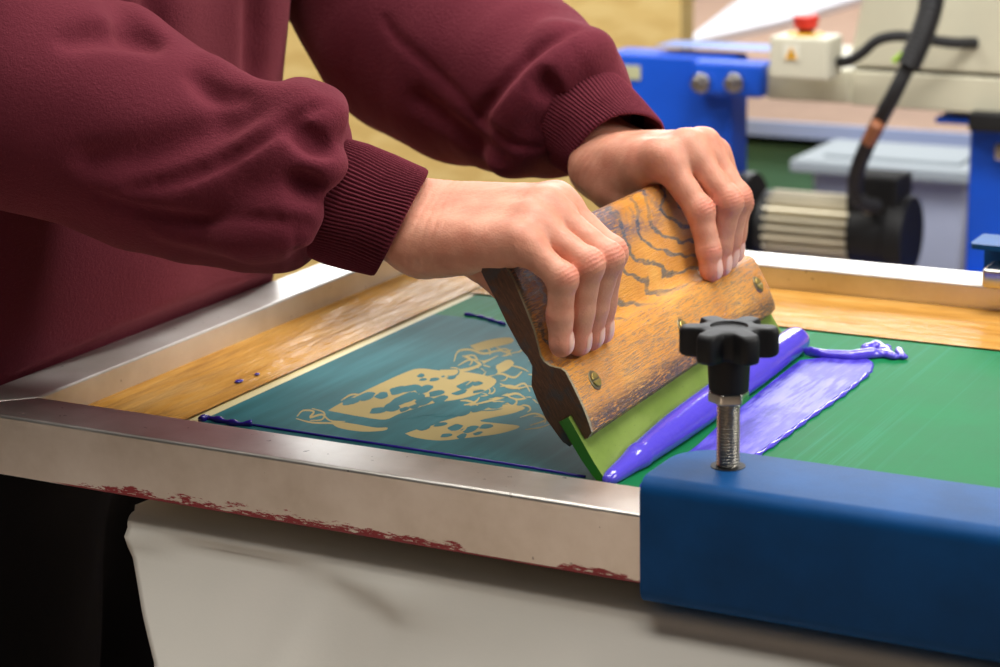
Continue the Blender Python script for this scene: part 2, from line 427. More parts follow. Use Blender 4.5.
    def clip(s, p, d, k):
        X = s.ax[0][:, None, None]; Y = s.ax[1][None, :, None]; Z = s.ax[2][None, None, :]
        d = d / np.linalg.norm(d); e = ((X - p[0]) * d[0] + (Y - p[1]) * d[1] + (Z - p[2]) * d[2]).astype(np.float32)
        h = np.clip(.5 + .5 * (e - s.v) / k, 0, 1); s.v = s.v * (1 - h) + e * h + k * h * (1 - h)
    def blur(s, n=1):
        for _ in range(n):
            for ax in range(3):
                a = np.moveaxis(s.v, ax, 0); b = a.copy(); b[1:-1] = .25 * a[:-2] + .5 * a[1:-1] + .25 * a[2:]; s.v = np.moveaxis(b, 0, ax)
    def mesh(s):
        v = s.v.copy()
        for ax in range(3):                                   # close at the border
            a = np.moveaxis(v, ax, 0); a[0] = np.maximum(a[0], 1e-3); a[-1] = np.maximum(a[-1], 1e-3)
        ins = v < 0; nx, ny, nz = v.shape
        c = [ins[a:nx - 1 + a, b:ny - 1 + b, d:nz - 1 + d] for a in (0, 1) for b in (0, 1) for d in (0, 1)]
        cnt = sum(x.astype(np.int8) for x in c); cells = (cnt > 0) & (cnt < 8)
        idx = np.argwhere(cells); ids = np.full(cells.shape, -1, np.int64); ids[cells] = np.arange(len(idx))
        off = A([(a, b, d) for a in (0, 1) for b in (0, 1) for d in (0, 1)])
        val = np.stack([v[idx[:, 0] + o[0], idx[:, 1] + o[1], idx[:, 2] + o[2]] for o in off], 1)
        acc = np.zeros((len(idx), 3)); num = np.zeros(len(idx))
        for i in range(8):
            for j in range(i + 1, 8):
                if np.abs(off[i] - off[j]).sum() != 1: continue
                m = (val[:, i] < 0) != (val[:, j] < 0); t = np.where(m, val[:, i] / np.where(m, val[:, i] - val[:, j], 1), 0)
                acc += (off[i] + t[:, None] * (off[j] - off[i])) * m[:, None]; num += m
        verts = s.lo + (idx + acc / num[:, None]) * s.h
        quads = []
        for ax in range(3):
            sh = [slice(None)] * 3; sh2 = [slice(None)] * 3; sh[ax] = slice(0, -1); sh2[ax] = slice(1, None)
            a = ins[tuple(sh)]; b = ins[tuple(sh2)]; e = np.argwhere(a != b); fl = a[a != b]
            u, w = [(1, 2), (2, 0), (0, 1)][ax]
            ok = (e[:, u] > 0) & (e[:, w] > 0) & (e[:, u] < v.shape[u] - 1) & (e[:, w] < v.shape[w] - 1); e = e[ok]; fl = fl[ok]
            def g(du, dw):
                q = e.copy(); q[:, u] -= du; q[:, w] -= dw; return ids[q[:, 0], q[:, 1], q[:, 2]]
            q = np.stack([g(1, 1), g(0, 1), g(0, 0), g(1, 0)], 1); q[~fl] = q[~fl][:, ::-1]; quads.append(q)
        quads = np.concatenate(quads); return verts, quads
    def normals(s, p):
        e = s.h; n = np.stack([s.sample(p + A([e if k == i else 0 for k in range(3)])) - s.sample(p - A([e if k == i else 0 for k in range(3)])) for i in range(3)], 1)
        return n / np.maximum(np.linalg.norm(n, axis=1, keepdims=True), 1e-9)
def laplace(verts, quads, it=2, f=.5):
    n = len(verts); e = np.concatenate([quads[:, [0, 1]], quads[:, [1, 2]], quads[:, [2, 3]], quads[:, [3, 0]]])
    for _ in range(it):
        acc = np.zeros((n, 3)); cnt = np.zeros(n)
        for a, b in ((0, 1), (1, 0)):
            for k in range(3): acc[:, k] += np.bincount(e[:, a], verts[e[:, b], k], n)
            cnt += np.bincount(e[:, a], minlength=n)
        verts = verts + f * (acc / cnt[:, None] - verts)
    return verts
def np_mesh(name, verts, quads):
    me = bpy.data.meshes.new(name); me.vertices.add(len(verts)); me.vertices.foreach_set('co', verts.astype(np.float32).ravel())
    me.loops.add(len(quads) * 4); me.loops.foreach_set('vertex_index', quads.astype(np.int32).ravel())
    me.polygons.add(len(quads)); me.polygons.foreach_set('loop_start', np.arange(0, len(quads) * 4, 4, dtype=np.int32))
    me.update(calc_edges=True); me.validate(); return me
def attr(me, name, val):
    a = me.attributes.new(name, 'FLOAT', 'POINT'); a.data.foreach_set('value', val.astype(np.float32))
def wobble(p, amp, sc, seed=0):
    rs = np.random.RandomState(seed); r = 0
    for k in range(6):
        d = rs.normal(size=3); d /= np.linalg.norm(d); r = r + np.sin(p @ d * sc * (1 + .35 * k) + rs.rand() * 6.28) / (1 + .4 * k)
    return amp * r / 3

#@@SETTING
# ------------------------------------------------------------------ setting
def slab(name, lo, hi, m):
    bm = bmesh.new(); box(bm, lo, hi); o = from_bm(bm, name, m); return meta(o, kind='structure')
slab('floor', (-7, -5, -.1), (5, 13, 0), 'floor_mat')
xw = P(681, 60, 1, 2.8)[0]
slab('wall_back', (-7, 2.8, 0), (xw, 2.86, 1.5), 'osb')
slab('wall_far', (-7, 13, 0), (5, 13.1, 3.4), 'wall_mat')

# ------------------------------------------------------------------ screen frame
def frame():
    root = empty('printing_screen', (0.3, .3, .91), 'rectangular aluminium printing screen with green emulsion and amber tape inside its rim', 'screen')
    X1 = .74; Y1 = .622; w = .042; zb = .9095
    def bar(q, m, lab=None):                                # bar with mitred ends, q = top outline
        bm = bmesh.new(); prism(bm, [(x, y, zb) for x, y in q], (0, 0, ZT - zb))
        o = from_bm(bm, 'frame_bar', m, root, bevel=.0022, seg=3)
        if lab: o['label'] = lab
    bar([(0, 0), (X1, 0), (X1 - w, w), (w, w)], 'alu_x', 'front frame bar with dried red ink along its lower edge')
    bar([(0, 0), (w, w), (w, Y1 - w), (0, Y1)], 'alu_y')
    bar([(0, Y1), (w, Y1 - w), (X1 - w, Y1 - w), (X1, Y1)], 'alu_x')
    bar([(X1, 0), (X1, Y1), (X1 - w, Y1 - w), (X1 - w, w)], 'alu_y')
    bm = bmesh.new(); box(bm, (w, w, ZM - .003), (X1 - w, Y1 - w, ZM - .0004)); from_bm(bm, 'mesh_fabric', 'mesh_cloth', root)
    # tape: a strip with crinkles, displaced in z
    def strip(x0, x1, y0, y1, m, long_y, lab, jag=.0):
        nx, ny = (28, 120) if long_y else (120, 28); bm = bmesh.new(); g = []
        for i in range(nx + 1):
            r = []
            for j in range(ny + 1):
                u, v = i / nx, j / ny; x = x0 + (x1 - x0) * u; y = y0 + (y1 - y0) * v
                c = u if long_y else v; L = y if long_y else x
                z = ZM + .0006 + .0010 * (math.sin(c * 9 + 3 * math.sin(L * 9)) + .5 * math.sin(c * 23 + L * 14)) * math.sin(math.pi * c) ** .7 + .0007
                r.append(bm.verts.new((x, y, z)))
            g.append(r)
        for i in range(nx):
            for j in range(ny): bm.faces.new((g[i][j], g[i + 1][j], g[i + 1][j + 1], g[i][j + 1]))
        o = from_bm(bm, 'packing_tape', m, root, smooth=True); o['label'] = lab
    strip(w, .1215, w, Y1 - w, 'tape_y', True, 'crinkled amber tape between left bar and stencil')
    strip(.1235, X1 - w, .470, Y1 - w, 'tape_x', False, 'amber tape along far bar')
    # emulsion coat
    bm = bmesh.new(); box(bm, (.1305, w + .001, ZM - .0004), (X1 - w - .01, .469, ZM + .0003)); from_bm(bm, 'emulsion', 'emulsion', root).__setitem__('label', 'green stencil coat with teal ink haze on one side')
    # open areas of the stencil: sand coloured shapes (material 0) with coated islands (material 1)
    def px(pts, n=4, close=True):
        q = catmull([A(p + (0,), float) for p in pts + pts[:1]], n)[:-1]
        return [P(p[0], p[1], 2, ZM) for p in q]
    def blob(cx, cy, rx, ry, rot=-.2, n=14, seed=0):
        rs = random.Random(seed); ph = rs.random() * 6
        return [P(cx + rx * math.cos(a) * (1 + .18 * math.sin(3 * a + ph)) * math.cos(rot) - ry * math.sin(a) * math.sin(rot),
                  cy + rx * math.cos(a) * math.sin(rot) + ry * math.sin(a) * (1 + .2 * math.sin(2 * a + ph)) * math.cos(rot), 2, ZM) for a in [2 * math.pi * k / n for k in range(n)]]
    L = []
    def stroke(pts, wd):
        q = catmull([A(p + (0,), float) for p in pts], 4); n = len(q); up = []; dn = []
        for i, p in enumerate(q):
            d = q[min(i + 1, n - 1)] - q[max(i - 1, 0)]; d /= np.linalg.norm(d); nn = A([-d[1], d[0], 0]); ww = wd * (.35 + .65 * math.sin(math.pi * (i + .5) / n))
            up.append(P(*(p + nn * ww)[:2], 2, ZM)); dn.append(P(*(p - nn * ww)[:2], 2, ZM))
        return Strip(up + dn[::-1])
    sand = [
        [(328, 411), (340, 404), (372, 388), (405, 373), (420, 369), (440, 371), (470, 373), (496, 380), (486, 391), (462, 399), (432, 404), (400, 414), (385, 420), (360, 417)],
        [(330, 421), (352, 424), (375, 428), (387, 428), (384, 431), (362, 432), (338, 428)],
        [(405, 434), (428, 426), (455, 418), (480, 409), (505, 405), (525, 408), (512, 414), (480, 421), (500, 424), (520, 427), (500, 434), (470, 438), (440, 441), (415, 438)],
        [(470, 346), (490, 340), (510, 338), (512, 343), (492, 348), (478, 351)],
        [(496, 366), (508, 360), (514, 364), (506, 371), (497, 373)]]
    L += [(0, px(s)) for s in sand]
    for s, wd in ((((297, 417), (303, 411), (314, 412), (310, 418), (322, 415), (330, 421), (345, 422)), 1.0), (((296, 419), (312, 423), (334, 424), (352, 429)), .9),
                  (((312, 409), (324, 413), (322, 420), (310, 421)), .8), (((341, 401), (352, 395), (366, 396)), .9), (((454, 362), (458, 352), (470, 350), (484, 354), (500, 351), (512, 356)), 1.1),
                  (((458, 366), (470, 360), (484, 362), (498, 356)), 1.0), (((462, 357), (474, 356), (480, 364), (492, 368)), .9), (((486, 378), (500, 374), (514, 378), (522, 372)), 1.1),
                  (((500, 384), (512, 388), (524, 384), (530, 392)), 1.0), (((505, 396), (518, 400), (530, 398), (538, 404)), 1.0), (((492, 344), (504, 352), (512, 350)), .8),
                  (((470, 406), (495, 400), (515, 394), (525, 398)), 1.2), (((520, 418), (535, 414), (546, 420), (530, 426)), .9), (((486, 372), (482, 380), (490, 386)), .9),
                  (((440, 371), (460, 371), (474, 368), (486, 362)), 1.6), (((525, 430), (540, 428), (552, 424)), .6)):
        L.append((0, stroke(list(s), wd)))
    for k, (cx, cy, rx, ry) in enumerate(((421, 376, 4, 1.7), (434, 380, 5, 2), (423, 380, 4, 1.3), (443, 377, 2, 1), (350, 402, 9, 4), (366, 397, 10, 3.6), (382, 396, 7, 3), (398, 391, 9, 4.5), (410, 389, 10, 4),
                                          (424, 390, 9, 4), (408, 398, 11, 4.5), (424, 402, 9, 4), (440, 400, 8, 3.6), (436, 394, 8, 3.4), (378, 411, 9, 3.4), (391, 408, 9, 4), (404, 410, 5, 2.4), (415, 407, 6, 2),
                                          (449, 404, 8, 3), (420, 398, 6, 3), (398, 402, 8, 3.5), (412, 417, 10, 2.2), (430, 413, 9, 2.2), (444, 414, 10, 3), (462, 413, 10, 3.2), (479, 409, 10, 3.5),
                                          (496, 406, 8, 3), (424, 428, 8, 2.6), (440, 425, 7, 2.2), (456, 428, 8, 3.2), (470, 430, 9, 3), (486, 427, 7, 2.4), (446, 436, 6, 2), (462, 437, 5, 2.6), (478, 434, 5, 1.6),
                                          (466, 386, 9, 3.6), (478, 384, 6, 2.4), (452, 378, 5, 1.6), (460, 393, 8, 2), (478, 392, 6, 1.6), (430, 425, 9, 1.8))):
        L.append((1, blob(cx, cy, rx, ry, seed=k)))
    rs = random.Random(11)
    for k in range(46):                                   # fine curling lines towards the squeegee
        x, y = rs.uniform(446, 536), rs.uniform(342, 436)
        if y > 400 + (x - 446) * .35 or y < 345: continue
        a = rs.uniform(-.5, .4); q = []; c = rs.uniform(-.9, .9)
        for j in range(5): q.append((x, y)); x += 5.5 * math.cos(a); y += 3.2 * math.sin(a); a += c
        L.append((rs.choice((0, 0, 1)), stroke(q, rs.uniform(.5, 1.1))))
    L.append((2, stroke([(466, 386), (474, 381), (484, 383), (480, 389), (470, 390)], .9))); L.append((2, stroke([(448, 428), (456, 424), (466, 427), (462, 432), (452, 432)], .9)))
    o = ngon_mesh('stencil_design', L, ['sand_film', 'emulsion', 'sand_film'], root, ZM + .00034); o['label'] = 'sand coloured open figure in the stencil'
frame()

#@@SQUEEGEE
# ------------------------------------------------------------------ squeegee (local axes: n front, w along, u up)
yaw = .009 / .325; th = math.radians(31.8)
W_ = A([-yaw, 1, 0]); W_ /= np.linalg.norm(W_); HN = A([W_[1], -W_[0], 0]); ZZ = A([0, 0, 1.])
N_ = HN * math.cos(th) + ZZ * math.sin(th); U_ = -HN * math.sin(th) + ZZ * math.cos(th); O_ = A([.4237, .0928, ZM + .0008])
SQ = Matrix(((N_[0], W_[0], U_[0], O_[0]), (N_[1], W_[1], U_[1], O_[1]), (N_[2], W_[2], U_[2], O_[2]), (0, 0, 0, 1)))
def G(n, w, u): return O_ + (N_ * n + W_ * w + U_ * u) / 1000          # millimetres in squeegee axes
def squeegee():
    root = empty('squeegee', O_, 'worn wooden squeegee with green rubber blade held upright on the screen', 'squeegee', mat=SQ)
    prof = [(-6.8, 140), (-6.6, 145), (-3, 148), (3, 148), (8, 146), (11, 141.5), (11.6, 136), (11, 129), (9, 114), (6.8, 99), (4.2, 90), (2.4, 84), (2.6, 80), (4.5, 76), (7.6, 73.4), (10.4, 71.5), (11.8, 68.5), (11.6, 60),
            (10.6, 45), (9, 35), (7.4, 30), (3.2, 28), (.6, 28.5), (.4, 36), (.2, 45), (-7.7, 45), (-8.4, 36), (-9, 29.5), (-12, 28.6), (-14.6, 33), (-16.8, 50), (-15.8, 62), (-14.6, 71), (-11, 76), (-7.6, 81), (-7.2, 87), (-8.4, 93), (-8.2, 110), (-7.2, 128)]
    L = 322; ns = 60; bm = bmesh.new(); rings = []
    rs = random.Random(7)
    for j in range(ns + 1):
        w = L * j / ns; e = min(w, L - w); r = []
        for i, (n, u) in enumerate(prof):
            k = 0 if e > 2 else (.8 if e > 1e-6 else 1.)
            inside = abs(n + 3.5) < 5 and u < 46
            dn = (-.9 * k * (1 if n > -3 else -1)) if e < 1e-6 and not inside else 0
            du = (-.9 * k if u > 100 else .0) if e < 1e-6 else 0
            jit = .25 * math.sin(w * .045 + i) + .12 * math.sin(w * .31 + 2 * i)
            if 36 > u > 27 and n > 3: jit += rs.uniform(-.7, .3)
            if i in (14, 15, 16): jit += rs.uniform(-.25, .15)
            r.append(bm.verts.new(((n + dn + jit * (.6 if not inside else 0)) / 1000, w / 1000, (u + du) / 1000)))
        rings.append(r)
    m = len(prof)
    for a, b in zip(rings, rings[1:]):
        for i in range(m): bm.faces.new((a[i], a[(i + 1) % m], b[(i + 1) % m], b[i]))
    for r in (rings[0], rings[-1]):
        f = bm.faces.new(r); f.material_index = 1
    bmesh.ops.recalc_face_normals(bm, faces=bm.faces)
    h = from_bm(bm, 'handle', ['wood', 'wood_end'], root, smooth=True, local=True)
    h['label'] = 'stained oak grip with a finger groove'
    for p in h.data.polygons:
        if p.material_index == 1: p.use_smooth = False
    h.data.set_sharp_from_angle(angle=math.radians(24))
    # blade, curved a little where it presses on the mesh
    bm = bmesh.new(); rows = []
    bp = [(-7.4, 44.5), (-6.9, 38), (-6.9, 28), (-6.6, 18), (-5.4, 8), (-3.6, 1.2), (-2.6, .4), (-.6, .3), (.6, .8), (.6, 6), (0, 14), (-.1, 26), (-.1, 38), (-.2, 44.5)]
    for w in (-3.4, -3, 80, 160, 240, 324.6, 325): rows.append([bm.verts.new((n / 1000, w / 1000, u / 1000)) for n, u in bp])
    for a, b in zip(rows, rows[1:]):
        for i in range(len(bp)): bm.faces.new((a[i], a[(i + 1) % len(bp)], b[(i + 1) % len(bp)], b[i]))
    for r in (rows[0], rows[-1]): bm.faces.new(r).material_index = 1
    bmesh.ops.recalc_face_normals(bm, faces=bm.faces)
    b = from_bm(bm, 'blade', ['blade', 'blade_end'], root, smooth=True, local=True); b.data.set_sharp_from_angle(angle=math.radians(50)); b['label'] = 'olive green rubber blade'
    for w, u in ((25.8, 55.5), (165, 54), (304, 51.5)):
        c = A([11.1, w, u]) / 1000
        bm = bmesh.new(); cyl(bm, c - A([.0015, 0, 0]), c + A([.0008, 0, 0]), .0066, .0060, 32)
        bo = from_bm(bm, 'bolt', 'washer', root, local=True, bevel=.0003); bo['label'] = 'brass bolt with slotted head'
        bm = bmesh.new()
        for s in (1, -1):                                   # two half domes leave the slot
            pts = []
            for k in range(13):
                a = math.pi * k / 12; pts.append((c[0] + .0008, c[1] + .0043 * math.cos(a), c[2] + s * (.0005 + .0040 * math.sin(a))))
            f1, f2 = prism(bm, pts, (.0012, 0, 0))
        from_bm(bm, 'bolt_head', 'bolt_brass', bo, local=True, bevel=.0005)
squeegee()

# ------------------------------------------------------------------ ink
def ink():
    # bead rolled along the blade
    f = Field((.39, .08, .928), (.45, .47, .965), .0014)
    pts = []; 
    prof = catmull([A(p) for p in ((-2, 2.4), (2, 3.6), (12, 4.4), (26, 5.6), (36, 7.0), (44, 6.9), (60, 7.5), (90, 8.6), (150, 9.4), (230, 9.6), (300, 9.2), (322, 8.6), (327, 7))], 4)
    for w, r in prof:
        base = G(0, w, 0); pts.append(base + HN * (r * .75 / 1000) + A([0, 0, (r * .62) / 1000]))
    f.chain(pts, [r / 1000 for _, r in prof], .002)
    # wedge squeezed up the blade
    f.chain([p + U_ * (r * .55 / 1000) - N_ * .0012 for (w, r), p in zip(prof, pts)], [r * .7 / 1000 for _, r in prof], .008)
    q = f.ax; f.v = np.maximum(f.v, (ZM + .0004 - f.ax[2])[None, None, :])
    v, qd = f.mesh(); v = laplace(v, qd, 3); nn = f.normals(v); v = v + nn * wobble(v * A([1, .25, 1]), .0004, 150, 3)[:, None]
    o = link('ink_bead', np_mesh('ink_bead', v, qd), 'ink'); meta(o, 'thick violet roll of ink pushed along the green squeegee blade', 'ink')
    # tail and splodges at the far end
    f = Field((.40, .40, .927), (.55, .50, .95), .0011)
    def Z_(px, py, z=ZM + .002): return P(px, py, 2, z)
    f.chain([Z_(800, 352, .935), Z_(822, 355), Z_(850, 357), Z_(872, 355), Z_(884, 355)], [.0055, .0042, .0048, .0056, .003], .002)
    for a, b, r in (((866, 349), (876, 346), .0034), ((876, 346), (888, 352), .0036), ((884, 351), (893, 357), .0032), ((880, 354), (894, 357), .003), ((899, 351), (903, 357), .0026), ((902, 357), (906, 357), .0018), ((887, 346), (890, 347), .0014), ((872, 352), (880, 354), .003)):
        f.cap(Z_(*a), Z_(*b), r * 1.25, r, .0014)
    f.v = np.maximum(f.v, (ZM + .0004 - f.ax[2])[None, None, :])
    v, qd = f.mesh(); v = laplace(v, qd, 2); o = link('ink_dribble', np_mesh('ink_dribble', v, qd), 'ink'); meta(o, 'violet dribble of ink ending in splodges near the far tape', 'ink')
    # printed film strip, thin with a raised rim
    a = [(800, 361), (835, 358), (862, 359), (873, 363), (872, 371), (862, 380), (757, 456), (735, 475), (660, 500), (640, 485), (690, 452), (720, 425), (760, 392), (785, 372)]
    ring = [P(p[0], p[1], 2, ZM) for p in catmull([A(p + (0,), float) for p in a + a[:1]], 5)[:-1]]
    ring = [p for p in ring if p[1] > .046]
    bm = bmesh.new(); lo = [bm.verts.new((p[0], p[1], ZM + .0003)) for p in ring]; hi = []
    c = sum(ring) / len(ring)
    for p in ring: hi.append(bm.verts.new((p[0] + (c[0] - p[0]) * .03, p[1] + (c[1] - p[1]) * .01, ZM + .0012)))
    n = len(ring)
    for i in range(n): bm.faces.new((lo[i], lo[(i + 1) % n], hi[(i + 1) % n], hi[i]))
    bm.faces.new(hi); bmesh.ops.triangulate(bm, faces=bm.faces); bmesh.ops.recalc_face_normals(bm, faces=bm.faces)
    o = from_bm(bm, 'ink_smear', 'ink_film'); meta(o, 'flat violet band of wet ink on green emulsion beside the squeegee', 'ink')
    bm = bmesh.new(); rim = catmull([P(*p, 2, ZM + .0012) for p in ((868, 374), (845, 393), (815, 414), (785, 436), (757, 456), (735, 472))], 10)
    rs = random.Random(5); tube(bm, rim, lambda s: .0013 + .0006 * math.sin(s * 260) + .0003 * math.sin(s * 610), 10)
    r = from_bm(bm, 'ink_ridge', 'ink', o, smooth=True)
    # old ink left against the front bar, and a line by the far corner
    for pts, rad, lab in (([(200, 420), (208, 418), (222, 421), (238, 424), (252, 424)], .0022, 'violet ink clot at the tape corner by the front bar'),
                          ([(465, 314), (478, 316), (492, 320), (505, 324)], .0013, 'thin violet ink line left on teal stencil behind the squeegee end')):
        bm = bmesh.new(); tube(bm, catmull([P(*p, 2, ZM + .0012) for p in pts], 6), lambda s, rad=rad: rad * (1 + .35 * math.sin(s * 500)), 10)
        o = from_bm(bm, 'ink_residue', 'ink_dark', smooth=True); meta(o, lab, 'ink')
    bm = bmesh.new(); tube(bm, catmull([P(*p, 2, ZM + .0006) for p in ((252, 425), (330, 437), (430, 452), (520, 466), (585, 477))], 6), .0011, 8)
    o = from_bm(bm, 'ink_residue', 'ink_dark', smooth=True); meta(o, 'long dark violet ink line along the inside of the front bar', 'ink')
    for px, py, r in ((239, 381, .0018), (257, 374, .0012)):
        bm = bmesh.new(); bmesh.ops.create_uvsphere(bm, u_segments=12, v_segments=8, radius=r); c = P(px, py, 2, ZM + .0022)
        for v_ in bm.verts: v_.co = Vector((v_.co.x * 1.5 + c[0], v_.co.y * 2.2 + c[1], v_.co.z * .5 + c[2]))
        o = from_bm(bm, 'ink_spot', 'ink_dark', smooth=True); meta(o, 'larger violet ink spot on amber tape' if r > .0015 else 'smaller violet ink spot on amber tape', 'ink')
ink()

#@@CLAMP
# ------------------------------------------------------------------ near press: channel arms and screw clamp
def press():
    root = empty('screen_clamp', (.8, .3, 0), 'dark blue steel channel arms gripping the frame with a black star knob screw', 'clamp')
    def channel(y0, y1, zt, zb, lab, R=.026, x0=.489):
        """C-channel lying along x from its free end; web at y0, flanges reaching to y1"""
        x1 = .84; t = .004; s = 1 if y1 > y0 else -1
        def prof(off):
            r = .009 - off; out = []
            yo = y0 + s * off
            out.append((y1, zt - off))
            for k in range(7):
                a = math.pi / 2 * k / 6; out.append((yo + s * (r - r * math.sin(a)), zt - off - r + r * math.cos(a)))
            for k in range(7):
                a = math.pi / 2 * k / 6; out.append((yo + s * (r - r * math.cos(a)), zb + off + r - r * math.sin(a)))
            out.append((y1, zb + off)); return out
        o_, i_ = prof(0), prof(t); bm = bmesh.new(); xs = [x0, x0 + .001, x0 + .003, x0 + .007, x0 + .013, x0 + .021, x0 + .03, x1]; rows = []
        for x in xs:
            d = x - x0; lim = abs(y1 - y0)
            cut = R - math.sqrt(max(0, R * R - (R - min(d, R)) ** 2))     # rounded plan corner at the open side
            row = []
            for y, z in o_ + i_[::-1]:
                yy = y
                if abs(y - y1) < 1e-6: yy = y1 - s * cut
                row.append(bm.verts.new((x, yy, z)))
            rows.append(row)
        n = len(rows[0])
        for a, b in zip(rows, rows[1:]):
            for i in range(n): bm.faces.new((a[i], a[(i + 1) % n], b[(i + 1) % n], b[i]))
        k = len(o_)
        for r in (rows[0], rows[-1]):
            for i in range(k - 1): bm.faces.new((r[i], r[i + 1], r[n - 2 - i], r[n - 1 - i]))
        bmesh.ops.recalc_face_normals(bm, faces=bm.faces)
        o = from_bm(bm, 'clamp_arm', 'blue_paint', root, smooth=True); o.data.set_sharp_from_angle(angle=math.radians(45)); o['label'] = lab; return o
    channel(-.006, .0585, .972, .9005, 'near channel arm across the front bar')
    channel(.6275, .580, .981, .9005, 'far channel arm over the far bar', R=.006, x0=.496)
    bm = bmesh.new(); box(bm, (.80, -.004, .896), (.90, .626, .975)); from_bm(bm, 'cross_member', 'blue_paint', root, bevel=.004)
    bm = bmesh.new(); box(bm, (.81, .25, 0), (.89, .37, .897)); from_bm(bm, 'post', 'blue_paint', root, bevel=.004)
    c = P(728, 466, 2, .972); x, y = c[0], c[1]
    # threaded rod: helical thread
    bm = bmesh.new(); z0, z1 = .9515, 1.012; pit = .00175; n = 28; rings = []
    m = int((z1 - z0) / (pit / 6))
    for j in range(m + 1):
        z = z0 + (z1 - z0) * j / m; r = []
        for k in range(n):
            a = 2 * math.pi * k / n; ph = (z / pit - k / n) % 1.; rr = .0047 + .0018 * (1 - abs(2 * ph - 1))
            r.append(bm.verts.new((x + rr * math.cos(a), y + rr * math.sin(a), z)))
        rings.append(r)
    for a, b in zip(rings, rings[1:]):
        for k in range(n): bm.faces.new((a[k], a[(k + 1) % n], b[(k + 1) % n], b[k]))
    bm.faces.new(rings[0][::-1]); bm.faces.new(rings[-1])
    rod = from_bm(bm, 'threaded_rod', 'steel_rod', root, smooth=True)
    bm = bmesh.new(); cyl(bm, (x, y, .9503), (x, y, .9545), .012, None, 28); from_bm(bm, 'clamp_pad', 'chrome', root, bevel=.0008)
    bm = bmesh.new(); cyl(bm, (x, y, .9716), (x, y, .97235), .0094, None, 32); from_bm(bm, 'rod_hole', 'blackish', root)
    bm = bmesh.new(); cyl(bm, (x, y, 1.0085), (x, y, 1.0145), .0112, None, 6); nt = from_bm(bm, 'nut', 'chrome', root, bevel=.0008)
    # star knob
    kz = 1.0145
    bm = bmesh.new(); cyl(bm, (x, y, kz), (x, y, kz + .022), .0106, .0118, 36); kn = from_bm(bm, 'knob_hub', 'black_plastic', root, bevel=.0008)
    bm = bmesh.new(); N = 144; rings = []
    def star(a):
        return .0213 + .0051 * math.tanh(2.2 * math.cos(6 * a + 1.0 + math.pi)) / .976
    for z, sc in ((kz + .0195, .90), (kz + .0203, .965), (kz + .0218, 1.), (kz + .0325, 1.), (kz + .0342, .975), (kz + .0352, .93), (kz + .0354, .86), (kz + .0357, .45), (kz + .0357, .43), (kz + .0345, .40), (kz + .0343, .2)):
        rr = []
        for k in range(N):
            a = 2 * math.pi * k / N; r = star(a) * sc if sc > .5 else .0262 * sc * .9
            rr.append(bm.verts.new((x + r * math.cos(a), y + r * math.sin(a), z)))
        rings.append(rr)
    for a, b in zip(rings, rings[1:]):
        for k in range(N): bm.faces.new((a[k], a[(k + 1) % N], b[(k + 1) % N], b[k]))
    bm.faces.new(rings[0][::-1]); bm.faces.new(rings[-1]); bmesh.ops.recalc_face_normals(bm, faces=bm.faces)
    from_bm(bm, 'star_knob', 'black_plastic', root, smooth=True).data.set_sharp_from_angle(angle=math.radians(50))
    # chrome pad bracket on the far bar
    bm = bmesh.new(); box(bm, (.510, .566, .9505), (.56, .60, .966)); from_bm(bm, 'pad_bracket', 'chrome', root, bevel=.003).__setitem__('label', 'chrome pad under the far arm')
press()

